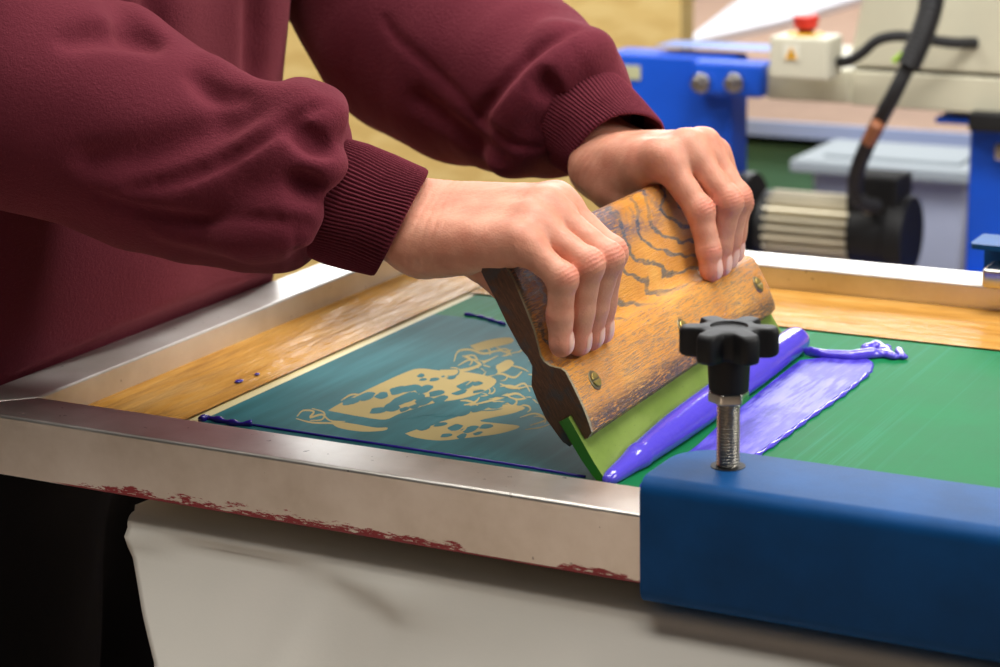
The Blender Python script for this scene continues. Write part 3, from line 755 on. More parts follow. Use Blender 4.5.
# ------------------------------------------------------------------ platen and the white sheet hanging under the screen
def sheet():
    root = empty('print_board', (.4, .3, 0), 'pale board on a pedestal under the screen', 'table')
    bm = bmesh.new(); box(bm, (.17, .035, .872), (.70, .56, .892)); from_bm(bm, 'board_top', 'board', root, bevel=.004)
    bm = bmesh.new(); box(bm, (.37, .24, 0.0), (.50, .37, .8725)); from_bm(bm, 'pedestal', 'blue_paint', root, bevel=.004)
    sp, sn = (0, .004, .886), (0, 1., -.85)          # the sheet swings out towards the bottom
    nx, nz = 150, 110; ed = [(PP(134, 500, sp, sn)[2], PP(134, 500, sp, sn)[0]), (PP(127, 543, sp, sn)[2], PP(127, 543, sp, sn)[0]), (PP(131, 565, sp, sn)[2], PP(131, 565, sp, sn)[0]), (PP(141, 615, sp, sn)[2], PP(141, 615, sp, sn)[0]), (PP(155, 667, sp, sn)[2], PP(155, 667, sp, sn)[0]), (.72, .24), (.45, .30)]
    zs = A([e[0] for e in ed])[::-1]; xs = A([e[1] for e in ed])[::-1]
    ap = [PP(*p, sp, sn) for p in ((120, 546), (150, 543), (190, 540), (230, 541), (280, 553), (330, 574), (375, 602), (395, 616))]; ax_, az_ = [p[0] for p in ap], [p[2] for p in ap]
    bm = bmesh.new(); g = []
    for j in range(nz + 1):
        s = j / nz; r = []
        for i in range(nx + 1):
            if s < .3: z = .8945; yb = .30 - (.30 - .014) * s / .3
            else:
                q = (s - .3) / .7; a = min(q * 14, 1) * math.pi / 2; z = .8945 - .008 * (1 - math.cos(a)) - max(0, q - 1 / 14) * .44; yb = .014 - .010 * math.sin(a)
            xl = float(np.interp(z, zs, xs)) if s >= .3 else .1285 + .04 * (1 - s / .3); x = xl + (.74 - xl) * (i / nx)
            w = max(0, (.886 - z)); fold = 0
            if w > 0:
                fold = .010 * math.sin((x - .12) * 21 + 6 * w) * min(1, w * 6) + .006 * math.exp(-((x - .285 + .20 * w) / .010) ** 2) * min(1, w * 14) - .005 * math.exp(-((x - .315 + .05 * w) / .016) ** 2) * min(1, max(0, w - .02) * 14)
                arc = z - float(np.interp(x, ax_, az_))             # curved crease falling away from the edge
                fold += .004 * math.tanh(arc / .004) * (1 if x < ax_[-1] else math.exp(-(x - ax_[-1]) / .02))
            r.append(bm.verts.new((x, yb - fold - .85 * w, z)))
        g.append(r)
    for j in range(nz):
        for i in range(nx): bm.faces.new((g[j][i], g[j][i + 1], g[j + 1][i + 1], g[j + 1][i]))
    o = from_bm(bm, 'white_sheet', 'sheet', smooth=True); md = o.modifiers.new('th', 'SOLIDIFY'); md.thickness = .0008
    meta(o, 'off-white plastic sheet hanging below the front frame bar', 'sheet')
sheet()

#@@PERSON
# ------------------------------------------------------------------ person
person = empty('person', (-.13, .25, 0), 'person in a maroon sweatshirt and black trousers pressing the squeegee with both hands', 'person')
def hand(bounds, fingers, rad, carpal, palm, thumb, trad, wrist, dorsal, fore, seed):
    """fingers: four lists of joints in world metres; carpal: four bases; returns verts, quads, attributes"""
    h = .00095; f = Field(bounds[0], bounds[1], h)
    for c, fg, r in zip(carpal, fingers, rad):                       # metacarpals
        f.cap(c, fg[0], .0145, r[0] * 1.04, .012)
    for a, b, ra, rb in palm: f.cap(a, b, ra, rb, .012)
    for a, b, ra, rb in wrist: f.cap(a, b, ra, rb, .012)
    f.chain(thumb, trad, .008)
    for fg, r in zip(fingers, rad):                                 # knuckles
        d = dorsal / np.linalg.norm(dorsal); f.cap(fg[0] + d * .0002, fg[0] * .8 + fg[1] * .2 + d * .0004, r[0] * .99, r[0] * .95, .010)
    fg_all = Field(bounds[0], bounds[1], h)
    for fg, r in zip(fingers, rad):
        g = Field(bounds[0], bounds[1], h)
        g.cap(fg[0], fg[1], r[0] * 1.0, r[1] * .99, .003); g.cap(fg[1], fg[2], r[1] * 1.0, r[2] * 1.0, .005); g.cap(fg[2], fg[3], r[2] * 1.02, r[3], .0035)
        m = (fg[1] + fg[2]) / 2; bend = (fg[1] - m) ; d1 = fg[1] - fg[0]; d2 = fg[2] - fg[1]; d1 /= np.linalg.norm(d1); d2 /= np.linalg.norm(d2)
        out = d1 - d2; out /= np.linalg.norm(out); g.cap(fg[1] + out * r[1] * .05, fg[1] + out * r[1] * .05, r[1] * .97, None, .004)
        d3 = (fg[3] - fg[2]); d3 /= np.linalg.norm(d3)
        g.cap(fg[3] - d3 * .002, fg[3] - d3 * .002, r[3] * 1.02, None, .003)
        fg_all.union(g, .0007)
    f.union(fg_all, .0045)
    v, q = f.mesh(); v = laplace(v, q, 2, .5); n = f.normals(v)
    red = np.zeros(len(v)); nail = np.zeros(len(v)); disp = np.zeros(len(v))
    # which finger a vertex belongs to
    seg = []
    for fi, fg in enumerate(fingers):
        for s in range(3):
            a, b = fg[s], fg[s + 1]; L = np.linalg.norm(b - a); d = (b - a) / L; t = (v - a) @ d; dist = np.linalg.norm(v - a - np.outer(np.clip(t, 0, L), d), axis=1)
            seg.append(dist - rad[fi][s] * .9)
    seg = np.stack(seg, 1); own = np.argmin(seg, 1)
    for fi, (fg, r) in enumerate(zip(fingers, rad)):
        mine = (own // 3) == fi
        for s, (amp, wid, lam) in ((1, (.00055, .0062, .0026)), (2, (.0005, .0042, .0023))):
            d = fg[s + 1] - fg[s - 1]; d /= np.linalg.norm(d); t = (v - fg[s]) @ d; w = np.exp(-(t / wid) ** 2) * (np.linalg.norm(v - fg[s], axis=1) < r[s] * 2.1) * mine
            dd1 = fg[s] - fg[s - 1]; dd2 = fg[s + 1] - fg[s]; o = dd1 / np.linalg.norm(dd1) - dd2 / np.linalg.norm(dd2); o /= max(np.linalg.norm(o), 1e-6)
            top = np.clip((n @ o) * 1.2 + (.35 if s == 2 else .1), 0, 1)
            disp += -amp * w * (np.cos(t / lam * 2 * math.pi + wobble(v, 1.6, 500, seed + fi)) * .5 + .5) * (.3 + .7 * top); red += .65 * w * top
        t = np.linalg.norm(v - fg[3], axis=1); red += .75 * np.exp(-(t / (r[3] * 1.6)) ** 2) * mine
        t = np.linalg.norm(v - fg[0], axis=1); red += .32 * np.exp(-(t / .012) ** 2)
        # nail
        d3 = fg[3] - fg[2]; d3 /= np.linalg.norm(d3); dd = fg[1] - fg[0]; dd2 = fg[2] - fg[1]; o = dd / np.linalg.norm(dd) - dd2 / np.linalg.norm(dd2)
        o = N_ * 1.0 + U_ * .1 + W_ * (.12 if seed == 1 else -.05); o -= d3 * o.dot(d3); o /= np.linalg.norm(o); side = np.cross(d3, o)
        c = fg[3] + o * r[3] - d3 * .0012; p = v - c; al = p @ d3; sd = p @ side; up = p @ o
        e = (np.abs((al + .0006) / .0066) ** 2.6 + np.abs(sd / (r[3] * .62)) ** 2.6) ** (1 / 2.6)
        ok = mine & (up > -r[3] * .55) & (n @ o > .15); m = np.clip((1.06 - e) / .14, 0, 1) * ok; nail = np.maximum(nail, m)
        rim = np.exp(-((e - 1.1) / .11) ** 2) * ok * (al < .005); disp += -.00045 * rim + m * .0002
        red += .25 * np.exp(-((e - 1.2) / .2) ** 2) * ok
    # wrist creases
    wd = fore / np.linalg.norm(fore); wc = (carpal[0] + carpal[3]) / 2; t = (v - wc) @ wd
    disp += -.00025 * np.exp(-((t - .012) / .012) ** 2) * (np.cos(t / .0052 * 6.28 + wobble(v, 2.2, 160, seed)) * .5 + .5) ** 2
    # tendons
    for c, fg in zip(carpal, fingers):
        a = c; b = fg[0]; L = np.linalg.norm(b - a); d = (b - a) / L; t = (v - a) @ d; r_ = v - a - np.outer(t, d); dn = dorsal / np.linalg.norm(dorsal)
        lat = np.linalg.norm(r_ - np.outer(r_ @ dn, dn), axis=1); disp += .00025 * np.exp(-(lat / .0034) ** 2) * np.clip(n @ dn, 0, 1) * np.clip(t / L * 1.4, 0, 1) * (t < L)
    v = v + n * (disp + wobble(v, .00022, 420, seed) )[:, None]; v = laplace(v, q, 1, .25)
    return v, q, np.clip(red, 0, 1), np.clip(nail, 0, 1)

RF = [[G(24, 6, 148), G(36.5, 6, 117), G(22.5, 6.5, 99), G(13.5, 7, 83)],
      [G(27, 24, 155), G(46, 24, 117), G(26, 24.5, 95), G(13.8, 25, 79)],
      [G(30, 42, 160), G(50, 42, 115), G(26, 42, 93), G(14, 42, 78)],
      [G(30, 59, 160), G(45, 60, 117), G(24, 60, 94), G(13, 59, 78)]]
RR = [[.0096, .0084, .0077, .0068], [.0104, .0092, .0084, .0074], [.0106, .0094, .0084, .0074], [.0105, .0092, .0083, .0072]]
RE = P(60, 108, 1, .06)                                               # right elbow
rw = G(-52, 36, 194)
RCp = [G(-48, 17, 184), G(-48, 29, 190), G(-47, 42, 196), G(-46, 54, 200)]
fdir = RE - rw; fdir /= np.linalg.norm(fdir)
v1 = hand(((.205, .07, .985), (.47, .20, 1.135)), RF, RR, RCp,
          [(G(-44, 16, 176), G(10, 8, 150), .015, .012), (G(-42, 34, 176), G(8, 30, 158), .016, .012), (G(-42, 50, 178), G(12, 52, 160), .016, .012), (G(-46, 24, 172), G(-20, 22, 161), .014, .013)],
          [G(-42, 50, 180), G(-37, 50, 160), G(-27, 46, 145), G(-18.5, 44, 122)], [.016, .0125, .0105, .009],
          [(G(-50, 24, 187), G(-50, 26, 187) + fdir * .08, .0185, .019), (G(-50, 44, 195), G(-50, 42, 195) + fdir * .08, .019, .019)],
          U_ * .9 + N_ * .25 - W_ * .25, -fdir, 1)
LF = [[G(36, 291, 146), G(36, 290, 108), G(22.5, 290, 92), G(13, 290, 79)],
      [G(39, 275, 154), G(43, 274, 111), G(23, 273.5, 90), G(13.8, 273, 78)],
      [G(35, 258, 158), G(43, 257.5, 112), G(22.5, 257, 90), G(14, 257, 76)],
      [G(23, 241.5, 160), G(28.5, 241, 116), G(20, 240, 89), G(14, 240, 76)]]
LR = RR
LE = P(392, -20, 1, .5)
lw = P(602, 152, 1, .39); ld = LE - lw; ld /= np.linalg.norm(ld)
LCp = [G(-32, 320, 178), G(-35, 306, 183), G(-37, 292, 186), G(-37, 281, 186)]
v2 = hand(((.20, .29, .985), (.455, .47, 1.165)), LF, LR, LCp,
          [(G(-34, 312, 172), G(14, 292, 152), .015, .012), (G(-36, 296, 174), G(12, 276, 156), .016, .012), (G(-38, 280, 176), G(4, 248, 158), .017, .013), (G(-40, 278, 176), G(-20, 262, 156), .018, .015)],
          [G(-42, 276, 178), G(-34, 264, 160), G(-24, 258, 140), G(-18, 254, 118)], [.018, .0145, .0115, .0095],
          [(G(-36, 312, 184), G(-36, 312, 184) + ld * .09, .0185, .022), (G(-38, 292, 188), G(-38, 292, 188) + ld * .09, .0178, .022)],
          U_ * .9 + N_ * .3 - W_ * .1, -ld, 2)
ends = [rw + fdir * .10, RE * .9 + A([-.003, .002, .115]), A([-.08, .06, 1.33]), A([-.07, .245, 1.37]), A([-.08, .42, 1.33]), LE, lw + ld * .10]
arm = catmull(ends, 8); AV = []; AQ = []                       # arms and shoulders under the clothing join the two hands
for i, p in enumerate(arm):
    d = arm[min(i + 1, len(arm) - 1)] - arm[max(i - 1, 0)]; d /= np.linalg.norm(d); e = np.cross(d, A([0, .3, 1.])); e /= np.linalg.norm(e); g_ = np.cross(d, e)
    for k in range(12): AV.append(p + .03 * (math.cos(k * math.pi / 6) * e + math.sin(k * math.pi / 6) * g_))
for i in range(len(arm) - 1):
    for k in range(12): AQ.append((i * 12 + k, i * 12 + (k + 1) % 12, i * 12 + 12 + (k + 1) % 12, i * 12 + 12 + k))
AV = A(AV); AQ = A(AQ); n1_, n2_ = len(v1[0]), len(v2[0]); base = n1_ + n2_
vv = np.concatenate([v1[0], v2[0], AV]); qq = [v1[1], v2[1] + n1_, AQ + base]
for vs_, o_, ring in ((v1[0], 0, base), (v2[0], n1_, base + (len(arm) - 1) * 12)):
    near = [int(np.argmin(np.linalg.norm(vs_ - vv[ring + k], axis=1))) + o_ for k in range(12)]
    qq.append(A([(ring + k, ring + (k + 1) % 12, near[(k + 1) % 12], near[k]) for k in range(12) if near[k] != near[(k + 1) % 12]]))
qq = np.concatenate(qq)
me = np_mesh('body', vv, qq); za = np.zeros(len(AV)); attr(me, 'red', np.concatenate([v1[2], v2[2], za])); attr(me, 'nail', np.concatenate([v1[3], v2[3], za]))
body = link('body', me, 'skin', person); body['label'] = 'bare hands and wrists'

# sweatshirt: trunk
f = Field((-.42, -.06, .908), (.2, .56, 1.52), .005)
for y in (.11, .22, .325):
    rr = .126 if y != .22 else .138
    f.cap((-.135, y, .80), (-.125, y, 1.0), rr - .004, rr + .002, .05); f.cap((-.125, y, 1.0), (-.105, y, 1.2), rr + .002, rr + .004, .05); f.cap((-.105, y, 1.2), (-.085, y, 1.36), rr, rr * .75, .05)
f.cap((-.09, .05, 1.37), (-.09, .40, 1.37), .078, .078, .06); f.cap((-.07, .245, 1.40), (-.04, .245, 1.54), .065, .06, .05)
X, Y, Zg = np.meshgrid(*f.ax, indexing='ij'); f.v += (.003 * np.sin(Y * 34 + 2.2 * np.sin(Zg * 9 + 1)) * np.clip((Zg - .98) * 8, 0, 1) + .002 * np.sin(X * 30 + Zg * 22)).astype(np.float32)
for ln in ([(150, -10), (154, 20), (150, 60)], [(253, -5), (254, 40), (252, 90)]): f.line(ln, .006, .02)
v, q = f.mesh(); v = laplace(v, q, 2)
trunk = link('sweatshirt', np_mesh('sweatshirt', v, q), 'fleece', person); trunk['label'] = 'maroon fleece body of the sweatshirt'
co = np.empty(len(trunk.data.vertices) * 3); trunk.data.vertices.foreach_get('co', co); co = co.reshape(-1, 3)
lim = -.003 + np.clip((co[:, 2] - .952) * 1.5, 0, .3); co[:, 0] = np.minimum(co[:, 0], lim); trunk.data.vertices.foreach_set('co', co.ravel()); trunk.data.update()

def rib_cuff(c0, c1, ra, rb, name_parent, e0, e1, n=84, tilt=(0, 0)):
    """ribbed tube from c0 to c1; ra = (radius across, radius in depth)"""
    c0 = A(c0); c1 = A(c1); d = (c1 - c0); L = np.linalg.norm(d); d /= L
    e = e0 - d * e0.dot(d); e /= np.linalg.norm(e); g = np.cross(d, e); V = []; R = []; F_ = []
    K = n * 6; prof = [(-.10, 0, .86), (0, 0, .97), (.08, 0, 1.03), (.3, 0, 1.03), (.6, 0, 1.0), (.85, 0, .995), (.95, 0, 1.0), (.99, 0, .985), (1.0, 0, .955), (.97, 0, .925), (.6, 0, .90)]
    for s, _, sc in prof:
        for k in range(K):
            a = 2 * math.pi * k / K; ph = (k / 6) % 1; rib = .5 + .5 * math.cos(2 * math.pi * ph); rib = rib ** .7
            r0 = (ra[0] + (rb[0] - ra[0]) * s); r1 = (ra[1] + (rb[1] - ra[1]) * s)
            sh = tilt[0] * math.cos(a) + tilt[1] * math.sin(a)
            p = c0 + d * (L * s + sh * max(0, s)) + (e * math.cos(a) * r0 + g * math.sin(a) * r1) * (sc + .0013 * (rib - 1) / .035 * (1 if sc > .93 else .3)) + .0012 * math.sin(a * 3 + s * 5) * e
            V.append(p); R.append(rib)
    m = len(prof)
    for j in range(m - 1):
        for k in range(K): F_.append((j * K + k, j * K + (k + 1) % K, (j + 1) * K + (k + 1) % K, (j + 1) * K + k))
    me = np_mesh('cuff', A(V), A(F_)[:, ::-1]); attr(me, 'rib', A(R)); o = link('cuff', me, 'ribbing', name_parent); return o

# right sleeve
f = Field((-.24, -.10, .99), (.30, .20, 1.53), .0027)
cl = [(P(330, 188, 1, .103), .050), (P(295, 184, 1, .099), .055), (P(250, 179, 1, .093), .058), (P(200, 163, 1, .086), .063), (P(150, 144, 1, .078), .068), (P(90, 112, 1, .068), .073), (RE - A([.03, .012, -.012]), .076), (A([-.07, .015, 1.24]), .086), (A([-.12, .03, 1.42]), .088)]
f.chain([c for c, _ in cl], [r for _, r in cl], .03)
for a, b, r in (((336, 118), (300, 108), .019), ((338, 132), (300, 124), .017), ((308, 166), (282, 160), .017), ((302, 212), (270, 212), .020), ((292, 238), (250, 242), .012), ((235, 108), (300, 106), .010)):
    pa = f.hit(*a); pb = f.hit(*b)
    if pa is not None and pb is not None: f.cap(pa + ray(*a) * r * .7, pb + ray(*b) * r * .75, r, None, .013)
cd_ = P(402, 223, 1, .118) - P(316, 196, 1, .098); f.clip(P(334, 200, 1, .102), cd_, .026)
f.line([(338, 112), (310, 122), (282, 138), (248, 160), (215, 178), (170, 194)], .013, .012, sub=False, lift=-.0075)
f.line([(338, 160), (322, 168), (300, 170)], .013, .008, sub=False, lift=-.006)
f.line([(312, 214), (290, 214), (262, 210)], .014, .008, sub=False, lift=-.007)
f.line([(325, 103), (306, 112), (280, 127), (245, 149), (215, 165), (175, 181), (130, 190)], .0052, .0045)
f.line([(330, 150), (320, 146), (308, 138), (298, 132), (296, 126)], .0085, .005)
f.line([(318, 188), (306, 186), (290, 180)], .0085, .005)
f.line([(308, 226), (270, 222), (215, 222), (150, 214), (95, 196)], .0036, .006)
f.line([(304, 238), (262, 236), (215, 236), (160, 228)], .010, .010, sub=False, lift=-.005)
f.line([(110, -5), (128, 14), (142, 30), (150, 44)], .009, .016)
f.line([(70, 40), (100, 34), (128, 38), (150, 46)], .007, .014)
f.line([(195, 78), (215, 92), (245, 96)], .006, .012)
f.line([(294, 268), (296, 250), (296, 232)], .0018, .003, taper=False)
f.line([(205, 62), (232, 84), (262, 92)], .010, .012, sub=False, lift=-.006)
f.line([(90, 160), (150, 152), (220, 126)], .003, .02)
v, q = f.mesh(); v = laplace(v, q, 2); n = f.normals(v); v = v + n * wobble(v, .0016, 46, 8)[:, None]
sl = link('sleeve', np_mesh('sleeve', v, q), 'fleece', person); sl['label'] = 'near sleeve bunched above its cuff'
upv = P(425, 172, 1, .125) - P(382, 274, 1, .125)
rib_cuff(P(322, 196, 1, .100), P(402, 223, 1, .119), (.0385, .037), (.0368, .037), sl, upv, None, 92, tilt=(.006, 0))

# left sleeve
f = Field((-.2, .32, 1.0), (.34, .64, 1.51), .0026)
cl = [(P(590, 118, 1, .405), .046), (P(552, 98, 1, .422), .060), (P(515, 82, 1, .44), .070), (P(470, 58, 1, .46), .083), (P(425, 26, 1, .48), .091), (LE + A([-.01, 0, .012]), .086), (A([-.03, .46, 1.30]), .088), (A([-.09, .43, 1.40]), .088)]
f.chain([c for c, _ in cl], [r for _, r in cl], .03)
for a, b, r in (((590, 56), (560, 50), .021), ((604, 78), (575, 66), .017), ((545, 146), (510, 150), .02), ((600, 96), (560, 84), .013)):
    pa = f.hit(*a); pb = f.hit(*b)
    if pa is not None and pb is not None: f.cap(pa + ray(*a) * r * .75, pb + ray(*b) * r * .8, r, None, .013)
cd_ = P(619, 149, 1, .385) - P(578, 114, 1, .412); f.clip(P(590, 124, 1, .402), cd_, .026)
f.line([(576, 30), (556, 44), (534, 62), (508, 86), (486, 108), (478, 120)], .0085, .006)
f.line([(596, 44), (572, 56), (548, 76), (522, 100), (500, 126)], .014, .012, sub=False, lift=-.008)
f.line([(556, 100), (546, 88), (544, 74)], .009, .006)
f.line([(384, 18), (398, 38), (425, 62), (450, 86), (478, 116), (510, 142), (540, 148)], .0032, .005)
f.line([(420, 100), (460, 130), (500, 160)], .004, .018)
v, q = f.mesh(); v = laplace(v, q, 2); n = f.normals(v); v = v + n * wobble(v, .0016, 46, 5)[:, None]
sl = link('sleeve', np_mesh('sleeve', v, q), 'fleece', person); sl['label'] = 'far sleeve bunched above its cuff'
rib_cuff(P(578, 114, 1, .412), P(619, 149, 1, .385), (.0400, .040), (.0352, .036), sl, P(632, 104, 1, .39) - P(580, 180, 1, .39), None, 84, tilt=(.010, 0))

# trousers and shoes
f = Field((-.36, -.03, .03), (.1, .54, .98), .008)
for y in (.13, .37):
    f.cap((-.15, .25 + (y - .25) * .7, .90), (-.14, y, .55), .125, .088, .03); f.cap((-.14, y, .55), (-.17, y, .08), .085, .072, .03)
f.cap((-.15, .16, .92), (-.15, .34, .92), .125, None, .04)
v, q = f.mesh(); v = laplace(v, q, 2); n = f.normals(v); v = v + n * wobble(v, .004, 30, 2)[:, None]
v[:, 0] = np.where(v[:, 2] > .895, np.minimum(v[:, 0], -.006), v[:, 0])
link('trousers', np_mesh('trousers', v, q), 'black_cloth', person)
for y in (.13, .37):
    f = Field((-.3, y - .09, -.002), (.1, y + .09, .14), .006); f.cap((-.2, y, .045), (-.03, y, .032), .05, .04, .02); f.cap((-.17, y, .06), (-.17, y, .12), .05, .045, .02)
    f.v = np.maximum(f.v, (.004 - f.ax[2])[None, None, :]); v, q = f.mesh(); link('shoe', np_mesh('shoe', laplace(v, q, 2), q), 'shoe', person)

#@@BACKGROUND
# ------------------------------------------------------------------ background press
def background():
    Y = 1.9
    def B(px, py, y=Y): return P(px, py, 1, y)
    root = empty('printing_press', (0, 2.1, 0), 'blue and beige press standing behind the screen with motor and emergency stop', 'machine')
    def pbox(name, x0, y0, x1, y1, dep, m, parent=root, yy=Y, bev=.004, lab=None):
        a = B(x0, y0, yy); b = B(x1, y1, yy); bm = bmesh.new(); box(bm, (min(a[0], b[0]), yy, min(a[2], b[2])), (max(a[0], b[0]), yy + dep, max(a[2], b[2])))
        o = from_bm(bm, name, m, parent, bevel=bev)
        if lab: o['label'] = lab
        return o
    zt = B(680, 56)[2]
    # column with a box head
    x0 = B(606, 60)[0]; x1 = B(731, 60)[0]
    bm = bmesh.new(); box(bm, (x0, Y, 0), (x1, Y + .07, zt)); from_bm(bm, 'column', 'machine_blue', root, bevel=.006).__setitem__('label', 'bright blue column')
    pbox('housing', 691, 61, 762, 99, .05, 'machine_blue', yy=Y - .03, bev=.006)
    pbox('top_plate', 655, 46, 768, 51, .07, 'machine_blue_light', yy=Y + .02, bev=.002)
    pbox('rating_label', 622, 65, 640, 80, .002, 'pale_sticker', yy=Y - .002, bev=0)
    for px in (703, 736):
        c = B(px, 82, Y - .03); bm = bmesh.new(); cyl(bm, c, c - A([0, .012, 0]), .014, None, 24); o = from_bm(bm, 'bolt', 'chrome', root, bevel=.002)
        bm = bmesh.new(); cyl(bm, c - A([0, .011, 0]), c - A([0, .026, 0]), .0095, None, 6); from_bm(bm, 'bolt_head', 'steel_rod', o, bevel=.001)
    # beige body
    pbox('lower_panel', 766, 66, 849, 104, .26, 'beige', yy=Y - .01)
    a = B(850, 70); b = B(1060, 118); bm = bmesh.new()
    prism(bm, [B(850, 70), B(1060, 82), B(1060, 120), B(850, 105)], (0, .26, 0)); from_bm(bm, 'front_panel', 'beige', root, bevel=.003)
    bm = bmesh.new(); prism(bm, [B(848, 66), B(866, -20), B(1060, -20), B(1060, 78)], (0, .24, 0)); from_bm(bm, 'hood', 'beige', root, bevel=.003).__setitem__('label', 'beige hood with slanted edge')
    # emergency stop
    cb = pbox('control_box', 769, 36, 828, 82, .06, 'box_beige', yy=Y - .09, bev=.005)
    s = B(786, 57, Y - .0915); 
    pbox('warning_sticker', 783, 44, 799, 61, .001, 'label_white', cb, yy=Y - .0915, bev=0)
    bm = bmesh.new(); prism(bm, [B(785, 59, Y - .0925), B(797, 59, Y - .0925), B(791, 47, Y - .0925)], (0, .0008, 0)); from_bm(bm, 'warning_triangle', 'yellow', cb)
    bm = bmesh.new(); p = Y - .0932
    prism(bm, [B(791.6, 50, p), B(789.4, 54.6, p), B(791, 54.6, p), B(790, 58, p), B(792.8, 53.4, p), B(791.2, 53.4, p), B(792.4, 50, p)], (0, .0006, 0)); from_bm(bm, 'warning_bolt', 'blackish', cb)
    yc = Y - .055; top = B(800, 38, Y - .09)[2]; xc = B(806, 30, yc)[0]
    bm = bmesh.new(); cyl(bm, (xc, yc, top - .001), (xc, yc, top + .003), .026, None, 32); from_bm(bm, 'collar', 'yellow', cb, bevel=.001)
    bm = bmesh.new(); cyl(bm, (xc, yc, top + .003), (xc, yc, top + .012), .011, None, 24); from_bm(bm, 'button_stem', 'blackish', cb)
    bm = bmesh.new(); cyl(bm, (xc, yc, top + .009), (xc, yc, top + .024), .0155, .0185, 32); cyl(bm, (xc, yc, top + .024), (xc, yc, top + .028), .0185, .015, 32); from_bm(bm, 'stop_button', 'red_plastic', cb, bevel=.001)
    # corrugated cables
    def cable(pts, r, m='black_rubber', name='cable', corr=True):
        pts = catmull([B(*p[:2], Y + p[2]) for p in pts], 30); bm = bmesh.new()
        tube(bm, pts, (lambda s: r * (1 + .07 * math.sin(s * 900))) if corr else r, 14); return from_bm(bm, name, m, root, smooth=True)
    cable([(836, 62, -.05), (848, 61, -.06), (862, 53, -.065), (878, 40, -.065), (900, 36, -.06), (930, 40, -.05), (955, 43, -.03), (975, 43, .0)], .0075)
    cable([(933, -15, -.10), (930, 10, -.12), (920, 40, -.13), (908, 66, -.14)], .016)
    cable([(910, 62, -.135), (895, 92, -.14), (880, 120, -.13), (866, 148, -.11), (857, 172, -.09), (856, 192, -.07), (864, 203, -.055), (876, 206, -.03)], .0105)
    cable([(878, 124, -.148), (868, 142, -.135)], .0095, 'copper', 'cable_sleeve', False)
    cable([(893, 62, -.145), (905, 52, -.14)], .004, 'green_cable', 'cable_tie', False)
    # right column, blue
    bm = bmesh.new(); a = B(966, 120)[0]; box(bm, (a, Y + .02, 0), (a + .16, Y + .2, B(966, 124)[2])); from_bm(bm, 'column', 'machine_blue', root, bevel=.004)
    pbox('hinge_block', 934, 117, 1010, 128, .10, 'machine_blue', yy=Y + .01); pbox('slide_block', 968, 112, 1010, 134, .06, 'blackish', yy=Y - .02)
    pbox('latch', 994, 143, 1010, 162, .03, 'chrome', yy=Y - .0)
    # motor: axis along x
    mt = empty('motor', (0, 0, 0)); mt.parent = root; mt.matrix_basis = root.matrix_basis.inverted()
    COL.objects.unlink(mt); bpy.data.objects.remove(mt)
    cx0, cx1 = B(768, 228)[0], B(852, 228)[0]; zc = B(815, 231)[2]; yc = Y + .02; R = .052
    bm = bmesh.new(); n = 44; pr = []
    for k in range(n * 2):
        a = 2 * math.pi * k / (n * 2); r = R if (k // 2) % 2 else R * .72; pr.append((cx0, yc + r * math.cos(a), zc + r * math.sin(a)))
    prism(bm, pr, (cx1 - cx0, 0, 0)); mot = from_bm(bm, 'motor', 'fin_metal', root); mot['label'] = 'finned grey motor with black cowl'
    bm = bmesh.new(); cyl(bm, (cx0 - .012, yc, zc), (cx0 + .003, yc, zc), R * .96, None, 40); cyl(bm, (cx0 - .05, yc, zc), (cx0 - .01, yc, zc), .013, None, 20); from_bm(bm, 'end_flange', 'blackish', mot, bevel=.002)
    xe = B(921, 228)[0]
    bm = bmesh.new(); cyl(bm, (cx1 - .002, yc, zc), (xe - .032, yc, zc), R * .93, R * 1.0, 40); cyl(bm, (xe - .046, yc, zc), (xe - .018, yc, zc), R * 1.13, R * 1.08, 40); from_bm(bm, 'fan_cowl', 'black_plastic', mot, bevel=.003)
    a = B(850, 174); b = B(900, 212); bm = bmesh.new(); box(bm, (a[0], yc - .035, zc + R * .6), (b[0], yc + .035, a[2])); from_bm(bm, 'terminal_box', 'black_plastic', mot, bevel=.004)
    c = B(872, 205, yc - .036); bm = bmesh.new(); cyl(bm, c, c - A([0, .018, 0]), .010, None, 20); from_bm(bm, 'cable_gland', 'washer', mot, bevel=.001)
    c = B(752, 205, yc); bm = bmesh.new(); cyl(bm, (c[0] - .018, yc, zc + .01), (c[0] + .004, yc, zc + .01), .064, None, 40); from_bm(bm, 'pulley', 'black_rubber', root, bevel=.003)
    bm = bmesh.new(); box(bm, (x1 - .01, yc - .05, zc - .085), (B(990, 200)[0], yc + .05, zc - .062)); box(bm, (cx0 + .02, yc - .04, zc - .065), (cx1 - .01, yc + .04, zc - R * .8)); from_bm(bm, 'motor_mount', 'machine_blue', root, bevel=.003)

    # brown table, white board on it
    tz = .62; yn = 3.12; xl = -2.3
    tb = empty('work_table', (0, 3.6, 0), 'brown table with pale blue edging behind the press', 'table')
    bm = bmesh.new(); box(bm, (xl, yn, tz - .03), (1.6, yn + 5, tz)); from_bm(bm, 'tabletop', 'table_brown', tb)
    bm = bmesh.new(); box(bm, (xl, yn - .012, tz - .028), (1.6, yn, tz + .002)); from_bm(bm, 'edge_strip', 'edge_blue', tb)
    for x in (xl + .05, 1.5):
        for y in (yn + .05, yn + 4.9):
            bm = bmesh.new(); box(bm, (x, y, 0), (x + .05, y + .05, tz - .03)); from_bm(bm, 'leg', 'steel_rod', tb)
    q = [P(*p, 2, tz + .001) for p in ((684, 50), (700, 46), (780, 28), (862, 3))]
    far = [A([q[3][0] - .05, yn + 4.6, tz + .001]), A([q[0][0] - .9, yn + 4.6, tz + .001])]
